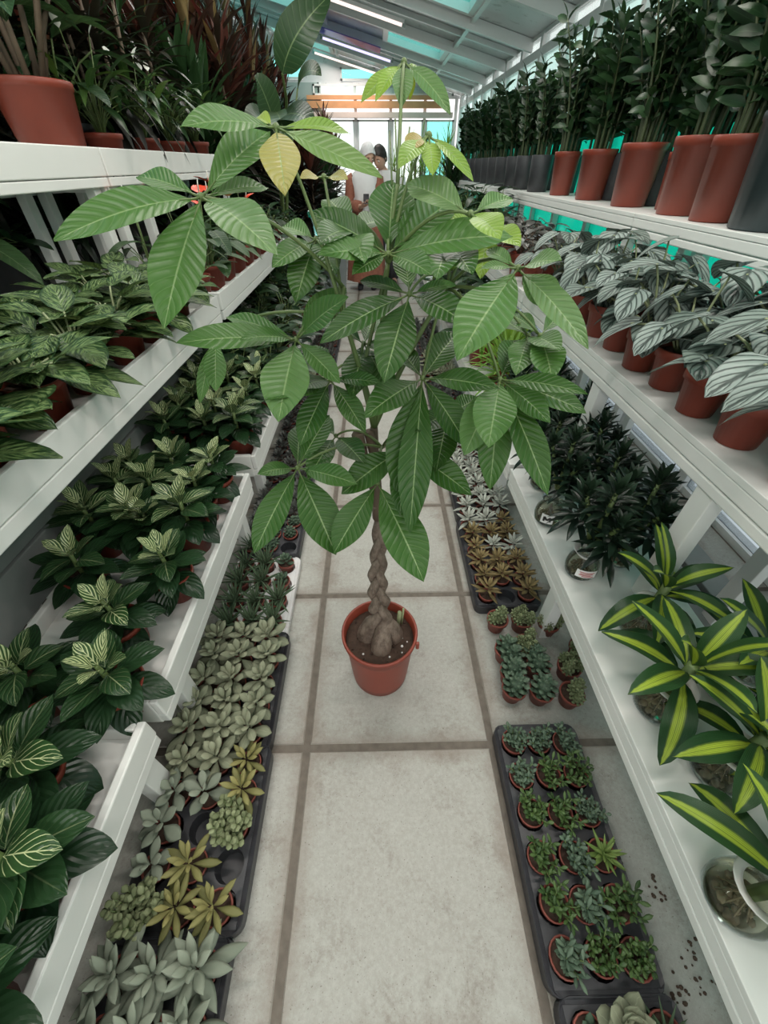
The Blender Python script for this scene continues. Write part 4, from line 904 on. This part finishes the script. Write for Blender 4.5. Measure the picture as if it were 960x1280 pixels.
cluster((485,318,.74),'b',.17,[(492,228,{'w':.30,'L':.15}),(387,268,{'w':.2,'L':.16}),(641,296,{'w':.17,'L':.2,'far':False,'t':.6}),(570,250,{'w':.24,'L':.17}),(395,320,{'w':.18,'L':.14,'t':.6}),(440,345,{'w':.2,'L':.1}),(540,345,{'w':.2,'L':.12})],(.2,.45))
cluster((588,268,.70),'b',.12,[(509,232,{'w':.24,'far':True,'t':.78,'L':.13}),(625,300,{'t':.85,'w':.2}),(640,250,{'t':.66,'w':.2,'L':.1})],(.55,.8))
cluster((536,170,.80),'b',.12,[(541,221,{'far':False,'w':.2,'t':.86,'L':.085}),(592,228,{'far':False,'w':.08,'t':.84,'L':.14}),(506,188,{'far':False,'w':.28,'t':.99,'L':.06}),(498,212,{'far':False,'w':.18,'t':.84,'L':.1})],(.8,.9),'yellow-green young leaf glowing against the light')  # backlit glow painted into these blades by their yellow-green tints
cluster((370,425,.70),'c',.19,[(220,430,{'w':.145,'L':.20}),(348,528,{'w':.27,'t':.66,'L':.17}),(433,362,{'w':.22,'L':.15}),(436,372,{'w':.23,'L':.13,'far':False}),(282,397,{'w':.13,'t':.55,'L':.15}),(300,425,{'far':False,'w':.15,'L':.13}),(425,480,{'w':.2,'L':.12})],(.35,.6))
cluster((512,368,.72),'d',.18,[(400,430,{'w':.15,'L':.19}),(480,479,{'w':.23,'L':.17}),(592,413,{'w':.17,'L':.17}),(570,357,{'w':.13,'L':.11,'far':True,'t':.6}),(505,318,{'w':.25,'L':.11,'t':.62}),(450,352,{'w':.15,'L':.12})],(.1,.3))
cluster((528,473,.70),'d',.18,[(625,487,{'w':.17,'L':.16}),(455,523,{'w':.22,'L':.16}),(512,668,{'w':.12,'L':.21}),(585,560,{'w':.2,'L':.15,'t':.2}),(572,418,{'w':.24,'L':.16}),(497,437,{'w':.2,'L':.13}),(497,620,{'w':.2,'L':.17,'t':.2})],(.12,.35))
cluster((413,475,.71),'a',.16,[(478,480,{'w':.15,'L':.12}),(457,542,{'w':.18,'L':.14}),(372,488,{'w':.2,'L':.12,'far':False}),(392,432,{'w':.2,'L':.12}),(375,558,{'w':.2,'L':.15,'t':.2}),(330,500,{'w':.2,'L':.17,'far':False,'t':.4})],(.15,.35))
cluster((372,585,.64),'e',.18,[(420,694,{'w':.23,'L':.17}),(318,692,{'w':.18,'L':.17}),(322,593,{'w':.2,'L':.10,'far':False}),(447,606,{'w':.2,'L':.14,'far':False}),(412,520,{'w':.2,'L':.15}),(375,530,{'w':.2,'L':.13,'t':.1})],(.25,.45))
cluster((647,336,.64),'d',.17,[(571,452,{'w':.25,'L':.18,'t':.6}),(702,327,{'w':.22,'L':.09,'t':.66,'far':False}),(735,437,{'w':.13,'L':.18,'t':.74}),(697,392,{'w':.26,'L':.1,'t':.68}),(608,314,{'w':.18,'L':.08,'t':.64,'far':True}),(600,337,{'w':.12,'L':.08,'t':.7})],(.5,.7),'large leaf on the right with a pale blue sheen')
cluster((625,475,.66),'d',.17,[(733,517,{'w':.17,'L':.16,'far':False}),(735,494,{'w':.12,'L':.17}),(688,530,{'w':.2,'L':.13}),(620,545,{'w':.25,'L':.11}),(580,570,{'w':.23,'L':.16,'t':.65}),(612,613,{'w':.17,'L':.2}),(685,620,{'w':.14,'L':.2}),(648,425,{'w':.24,'L':.13}),(610,560,{'w':.26,'L':.16,'t':.62})],(.3,.45))
cluster((472,604,.61),'e',.16,[(530,728,{'w':.22,'L':.165}),(417,693,{'w':.22,'L':.14,'t':.3})],(.32,.42))
cluster((505,560,.66),'e',.14,[(427,618,{'w':.24,'L':.13}),(590,620,{'w':.2,'L':.17}),(500,645,{'w':.18,'L':.15,'t':.2})],(.25,.4))
cluster((675,420,.72),'d',.14,[(690,475,{'w':.28,'L':.12,'t':.5}),(705,390,{'w':.2,'L':.1,'t':.4}),(640,395,{'w':.2,'L':.1})],(.3,.5))
cluster((270,420,.78),'c',.12,[(270,490,{'w':.22,'L':.11,'t':.62}),(250,505,{'w':.12,'L':.12})],(.5,.6))
cluster((610,285,.85),'d',.16,[(570,330,{'w':.2,'L':.12,'t':.87}),(600,350,{'w':.22,'L':.12,'t':.86}),(650,310,{'w':.2,'L':.12,'t':.86}),(555,290,{'w':.2,'L':.14,'t':.84}),(540,350,{'w':.2,'L':.14,'t':.82})],(.8,.9),'bright yellow-green leaf lit from behind')  # light shining through from behind is put into the leaf colour
cluster((395,300,.85),'c',.16,[(340,335,{'w':.2,'L':.13,'t':.45}),(350,285,{'w':.2,'L':.13,'t':.66}),(432,290,{'w':.2,'L':.12,'t':.7}),(420,345,{'w':.22,'L':.13,'t':.4}),(370,380,{'w':.22,'L':.15})],(.3,.6))
cluster((405,222,.86),'c',.1,[(375,224,{'w':.2,'L':.06,'t':.98}),(435,226,{'w':.2,'L':.07,'t':.97})],(.9,1),'small bronze leaf high on the left')
cluster((455,430,.80),'a',.16,[(405,400,{'w':.2}),(470,395,{'w':.2}),(510,440,{'w':.2}),(440,500,{'w':.22}),(490,500,{'w':.2})],(.1,.35))
cluster((560,520,.74),'e',.16,[(600,500,{'w':.2}),(545,590,{'w':.22}),(600,565,{'w':.2}),(520,540,{'w':.2})],(.1,.35))
cluster((420,545,.74),'e',.15,[(385,600,{'w':.2}),(395,530,{'w':.2}),(455,580,{'w':.2})],(.1,.3))
cluster((440,290,.80),'b',.15,[(410,250,{'w':.2}),(480,280,{'w':.2}),(400,305,{'w':.2}),(455,330,{'w':.2})],(.3,.6))
cluster((560,310,.78),'d',.15,[(600,290,{'w':.2}),(520,300,{'w':.2}),(545,350,{'w':.22}),(590,345,{'w':.2})],(.3,.6))
cluster((660,420,.76),'d',.14,[(620,400,{'w':.2}),(645,470,{'w':.22}),(700,440,{'w':.2})],(.3,.55))
def stem1(pts,r):
    link('stem',MB().use('green_stem').tube(pts,r,6).mesh('stem'),tree)
for u,v,y,e in ((497,232,.80,'b'),(430,360,.74,'c')): stem1(bez(NODE[e],NODE[e].lerp(W(u,v,y),.5)+V(0,0,.02),W(u,v,y)),.0032)
for q in ('a','c'): stem1(bez(A2+V(0,0,.03),A2.lerp(NODE['e'],.5),NODE['e']),.0035)
for (u0,v0,u1,v1) in ((497,232,494,150),(490,232,487,165),(503,232,512,160)): stem1([W(u0,v0,.80),W((u0+u1)/2,(v0+v1)/2,.84),W(u1,v1,.9)],.0014)
# ---------------------------------------------------------------- two people at the far end of the walkway
def skinfig(name,J,E_,mat,root,parent,loc=(0,0,0)):
    ks=list(J); me=bpy.data.meshes.new(name); me.from_pydata([J[k][:3] for k in ks],[(ks.index(a),ks.index(c)) for a,c in E_],[])
    o=link(name,me,parent,loc); md=o.modifiers.new('skin','SKIN'); md.use_smooth_shade=True
    for k,sv in zip(ks,me.skin_vertices[0].data):
        r=J[k][3]; sv.radius=r if isinstance(r,tuple) else (r,r); sv.use_root=(k==root)
    ss=o.modifiers.new('sub','SUBSURF'); ss.levels=2; ss.render_levels=2; me.materials.append(M[mat]); return o
def chain(*ks): return list(zip(ks[:-1],ks[1:]))
def hand(J,E_,w,p,d,pal):
    """palm, four unequal bent fingers, and a thumb off the side of the palm; d points along the hand"""
    d=V(*d).normalized(); pal=V(*pal).normalized(); sd=d.cross(pal).normalized(); p=V(*p)
    J[w+'palm']=(*(p+d*.045),(.036,.016)); E_.append((w,w+'palm'))
    for i,(off,l) in enumerate(((-.028,.066),(-.009,.078),(.010,.072),(.027,.056))):
        a=p+d*.085+sd*off; J[f'{w}k{i}']=(*a,.0095); c=a+d*l*.5+pal*.010; J[f'{w}m{i}']=(*c,.0085); e=c+d*l*.4+pal*.028; J[f'{w}e{i}']=(*e,.007)
        E_+= [(w+'palm',f'{w}k{i}'),(f'{w}k{i}',f'{w}m{i}'),(f'{w}m{i}',f'{w}e{i}')]
    a=p+d*.035-sd*.036; c=a+d*.03-sd*.022+pal*.008; e=c+d*.028-sd*.004+pal*.012
    J[w+'t0']=(*a,.011); J[w+'t1']=(*c,.010); J[w+'t2']=(*e,.008); E_+=[(w+'palm',w+'t0'),(w+'t0',w+'t1'),(w+'t1',w+'t2')]
def head(parent,loc,rz,tilt,hair=True,s=1.0):
    """one mesh head facing local -Y with brow, nose, lips, chin and ears"""
    hd=bpy.data.objects.new('head',None); 
    b=MB().use('skin'); n,m=28,22; vs=[]
    for i in range(m+1):
        a=PI*i/m; z=math.cos(a)
        for j in range(n):
            q=2*PI*j/n; x,y=math.sin(a)*math.cos(q),math.sin(a)*math.sin(q)
            X=x*.076*(1-.22*max(0,-z)**1.5); Y=y*.096; Z=z*.115
            fr=max(0,-y)
            if fr>.2:
                w=math.exp(-(x/.20)**2)
                Y-=.022*w*math.exp(-((z+.10)/.16)**2)*fr           # nose
                Y-=.010*math.exp(-(x/.32)**2)*math.exp(-((z+.46)/.07)**2)*fr   # lips
                Y-=.012*math.exp(-(x/.35)**2)*math.exp(-((z+.80)/.15)**2)*fr   # chin
                for sx in (-.42,.42): Y+=.012*math.exp(-((x-sx)/.17)**2)*math.exp(-((z-.06)/.12)**2)*fr  # eye sockets
                Y-=.006*math.exp(-((z-.22)/.08)**2)*fr                # brow
            vs.append((X,Y,Z))
    b.add(vs,[(i*n+j,(i+1)*n+j,(i+1)*n+(j+1)%n,i*n+(j+1)%n) for i in range(m) for j in range(n)])
    for sx in (-1,1): b.ball((sx*.076,.01,-.005),.026,8,6,(.35,.7,1.15))
    o=link('head',b.mesh('head'),parent,loc); o.rotation_euler=(tilt[0],tilt[1],rz); o.scale=(s,)*3
    for sx in (-1,1):
        e=MB().use('tag_white').ball((sx*.031,-.078,.006),.0105,10,8); e.use('ink').ball((sx*.031,-.0855,.003),.0060,8,6); link('eye',e.mesh('eye'),o)
    e=MB().use('red_ink').tube([(-.022,-.0965,-.052),(0,-.101,-.054),(.022,-.0965,-.052)],[.002,.0045,.002],6); link('mouth',e.mesh('mouth'),o)
    e=MB().use('hair')
    for sx in (-1,1): e.tube([(sx*.012,-.091,.028),(sx*.03,-.091,.033),(sx*.05,-.081,.027)],[.002,.003,.0015],5)
    link('eyebrows',e.mesh('eyebrows'),o)
    if hair:
        h=MB().use('hair'); vs=[]; n2=26; rr=random.Random(2)
        for i in range(13):
            for j in range(n2):
                q=2*PI*j/n2; front=max(0,-math.sin(q)); amax=lerp(2.05,1.02,front**.6); a=amax*i/12
                k=1.09+.05*rr.random(); vs.append((math.sin(a)*math.cos(q)*.076*k,math.sin(a)*math.sin(q)*.096*k+.004,math.cos(a)*.115*k+.006))
        h.add(vs,[(i*n2+j,(i+1)*n2+j,(i+1)*n2+(j+1)%n2,i*n2+(j+1)%n2) for i in range(12) for j in range(n2)]); link('hair',h.mesh('hair'),o)
    return o
wm=thing('person','person in white headscarf and rust coloured dress, looking down at a held phone','person',(-.12,6.8,.0),0)
J={'hip':(0,0,.86,(.15,.11)),'waist':(0,0,1.02,(.13,.095)),'chest':(0,.0,1.22,(.15,.105)),'neck':(.02,-.01,1.36,.05),'hd':(.03,-.02,1.42,.045),
   'Ls':(-.17,0,1.27,.055),'Le':(-.21,-.03,1.0,.043),'Lw':(-.05,-.25,1.0,.028),'Rs':(.17,0,1.27,.055),'Re':(.22,-.05,1.0,.043),'Rw':(.09,-.27,1.02,.028),
   'Lh':(-.085,0,.78,.09),'Lk':(-.09,-.01,.45,.06),'La':(-.09,.02,.09,.042),'Lt':(-.10,-.11,.035,.034),'Rh':(.085,0,.78,.09),'Rk':(.09,-.01,.45,.06),'Ra':(.09,.02,.09,.042),'Rt':(.10,-.11,.035,.034)}
E_=chain('hip','waist','chest','neck','hd')+chain('chest','Ls','Le','Lw')+chain('chest','Rs','Re','Rw')+chain('hip','Lh','Lk','La','Lt')+chain('hip','Rh','Rk','Ra','Rt')
hand(J,E_,'Lw',J['Lw'][:3],(.35,-1,.15),(0,0,1)); hand(J,E_,'Rw',J['Rw'][:3],(-.35,-1,.15),(0,0,1))
skinfig('body',J,E_,'skin','hip',wm)
hd=head(wm,(.045,-.05,1.485),.45,(.42,.0),False)
# headscarf: a hood open at the face and a bib over shoulders and chest
h=MB().use('white_cloth'); vs=[]; n2=28
for i in range(15):
    for j in range(n2):
        q=2*PI*j/n2; front=max(0,-math.sin(q)); amax=lerp(2.75,1.0,front**.45); a=amax*i/14
        k=1.22+.03*math.sin(q*7+i); vs.append((math.sin(a)*math.cos(q)*.080*k,math.sin(a)*math.sin(q)*.098*k+.012,math.cos(a)*.118*k+.004))
h.add(vs,[(i*n2+j,(i+1)*n2+j,(i+1)*n2+(j+1)%n2,i*n2+(j+1)%n2) for i in range(14) for j in range(n2)]); link('headscarf',h.mesh('headscarf'),hd)
h=MB().use('white_cloth'); vs=[]; n2=36
prof=[(.075,.068,1.43),(.10,.085,1.37),(.17,.115,1.32),(.19,.135,1.27),(.165,.15,1.12),(.15,.16,.96),(.10,.165,.84)]
for (a,c,z) in prof:
    for j in range(n2):
        q=2*PI*j/n2; f=1+.035*math.sin(q*9+z*8)*(z<1.3); zz=z if math.sin(q)<.2 else max(z,1.08); vs.append((a*math.cos(q)*f,c*math.sin(q)*f-.01,zz))
h.add(vs,[(i*n2+j,i*n2+(j+1)%n2,(i+1)*n2+(j+1)%n2,(i+1)*n2+j) for i in range(len(prof)-1) for j in range(n2)]); link('scarf_drape',h.mesh('scarf_drape'),wm)
h=MB().use('rust_cloth'); vs=[]
prof=[(.19,.115,1.31),(.20,.13,1.2),(.175,.125,1.02),(.20,.155,.86),(.24,.19,.55),(.28,.23,.12)]
for (a,c,z) in prof:
    for j in range(n2):
        q=2*PI*j/n2; f=1+.05*math.sin(q*8)*(1.3-z); vs.append((a*math.cos(q)*f,c*math.sin(q)*f,z))
h.add(vs,[(i*n2+j,i*n2+(j+1)%n2,(i+1)*n2+(j+1)%n2,(i+1)*n2+j) for i in range(len(prof)-1) for j in range(n2)])
for sx,sh,el,wr in ((-1,'Ls','Le','Lw'),(1,'Rs','Re','Rw')):
    a,c,e=[V(*J[k][:3]) for k in (sh,el,wr)]; h.tube([a+V(-sx*.03,0,.02),a,a.lerp(c,.5),c,c.lerp(e,.5),c.lerp(e,.88)],[.06,.078,.072,.07,.066,.062],14)
link('dress',h.mesh('dress'),wm)
h=MB().use('dark_cloth')
for sx in (-1,1): h.tube([(sx*.095,.05,.045),(sx*.095,-.04,.042),(sx*.1,-.13,.034),(sx*.1,-.16,.03)],[.038,.044,.040,.022],10)
link('shoes',h.mesh('shoes'),wm)
o=bev(link('phone',MB().use('phone_black').box((-.036,-.004,-.074),(.036,.004,.074)).mesh('phone',False),None,(-.10,6.465,1.085),(-.9,0,0)),.003); tag(o,'dark phone held in both hands by the person in the white headscarf','phone')
mn=thing('person','dark haired person in a white short sleeved shirt, leaning towards the headscarf wearer','person',(.165,6.98,.0),0)
J={'hip':(0,.06,.84,(.14,.10)),'waist':(-.005,.04,1.0,(.13,.095)),'chest':(-.02,.0,1.20,(.165,.11)),'neck':(-.05,-.05,1.36,.055),'hd':(-.07,-.08,1.42,.05),
   'Ls':(-.20,-.01,1.25,.06),'Le':(-.24,-.10,.99,.046),'Lw':(-.12,-.30,.98,.032),'Rs':(.17,.0,1.26,.06),'Re':(.24,.0,.98,.046),'Rw':(.24,-.16,.78,.032),
   'Lh':(-.09,.06,.77,.095),'Lk':(-.10,.04,.45,.065),'La':(-.10,.07,.09,.045),'Lt':(-.11,-.08,.035,.036),'Rh':(.09,.06,.77,.095),'Rk':(.11,.04,.45,.065),'Ra':(.12,.08,.09,.045),'Rt':(.14,-.07,.035,.036)}
hE=chain('hip','waist','chest','neck','hd')+chain('chest','Ls','Le','Lw')+chain('chest','Rs','Re','Rw')+chain('hip','Lh','Lk','La','Lt')+chain('hip','Rh','Rk','Ra','Rt')
hand(J,hE,'Lw',J['Lw'][:3],(.2,-1,.1),(0,0,1)); hand(J,hE,'Rw',J['Rw'][:3],(0,-.45,-1),(-1,0,0))
skinfig('body',J,hE,'skin','hip',mn)
head(mn,(-.085,-.13,1.48),-.6,(.5,.0),True,1.02)
h=MB().use('white_cloth'); vs=[]
prof=[(.078,.075,1.36,-.05),(.15,.10,1.335,-.03),(.215,.128,1.27,-.012),(.205,.135,1.15,.005),(.18,.13,1.0,.03),(.185,.135,.82,.05)]
for (a,c,z,y) in prof:
    for j in range(n2):
        q=2*PI*j/n2; f=1+.025*math.sin(q*9+z*12)*(z<1.2); vs.append((a*math.cos(q)*f-.02*(z-.8)/.5,c*math.sin(q)*f+y,z))
h.add(vs,[(i*n2+j,i*n2+(j+1)%n2,(i+1)*n2+(j+1)%n2,(i+1)*n2+j) for i in range(len(prof)-1) for j in range(n2)])
for sh,el in (('Ls','Le'),('Rs','Re')):
    a,c=[V(*J[k][:3]) for k in (sh,el)]; h.tube([a+V(0,0,.015),a.lerp(c,.3),a.lerp(c,.62)],[.085,.083,.088],14,caps=False)
link('shirt',h.mesh('shirt'),mn)
h=MB().use('dark_cloth'); vs=[]
h.lathe([(.178,0),(.182,-.10)],24,(0,.055,.90))
for a,c,e in (('Lh','Lk','La'),('Rh','Rk','Ra')):
    p=[V(*J[k][:3]) for k in (a,c,e)]; h.tube([p[0]+V(0,0,.08),p[0],p[0].lerp(p[1],.5),p[1],p[1].lerp(p[2],.5),p[2]+V(0,0,.0)],[.115,.118,.10,.088,.08,.076],14)
h.v=[(x,y,z) for x,y,z in h.v]
link('trousers',h.mesh('trousers'),mn)
h=MB().use('ink')
for sx in (-1,1): h.tube([(sx*.115-.0,.10,.045),(sx*.115,.02,.045),(sx*.125,-.09,.036),(sx*.13,-.13,.03)],[.042,.048,.044,.022],10)
link('shoes',h.mesh('shoes'),mn)
# ---------------------------------------------------------------- picture settings
vs_=scn.view_settings; vs_.view_transform='Standard'; vs_.look='None'; vs_.exposure=0.0; vs_.gamma=1; vs_.use_curve_mapping=False
cy=scn.cycles; cy.use_denoising=True; cy.max_bounces=8; cy.diffuse_bounces=4; cy.transparent_max_bounces=16; cy.transmission_bounces=4; cy.glossy_bounces=3; cy.caustics_reflective=False; cy.caustics_refractive=False; cy.sample_clamp_indirect=4
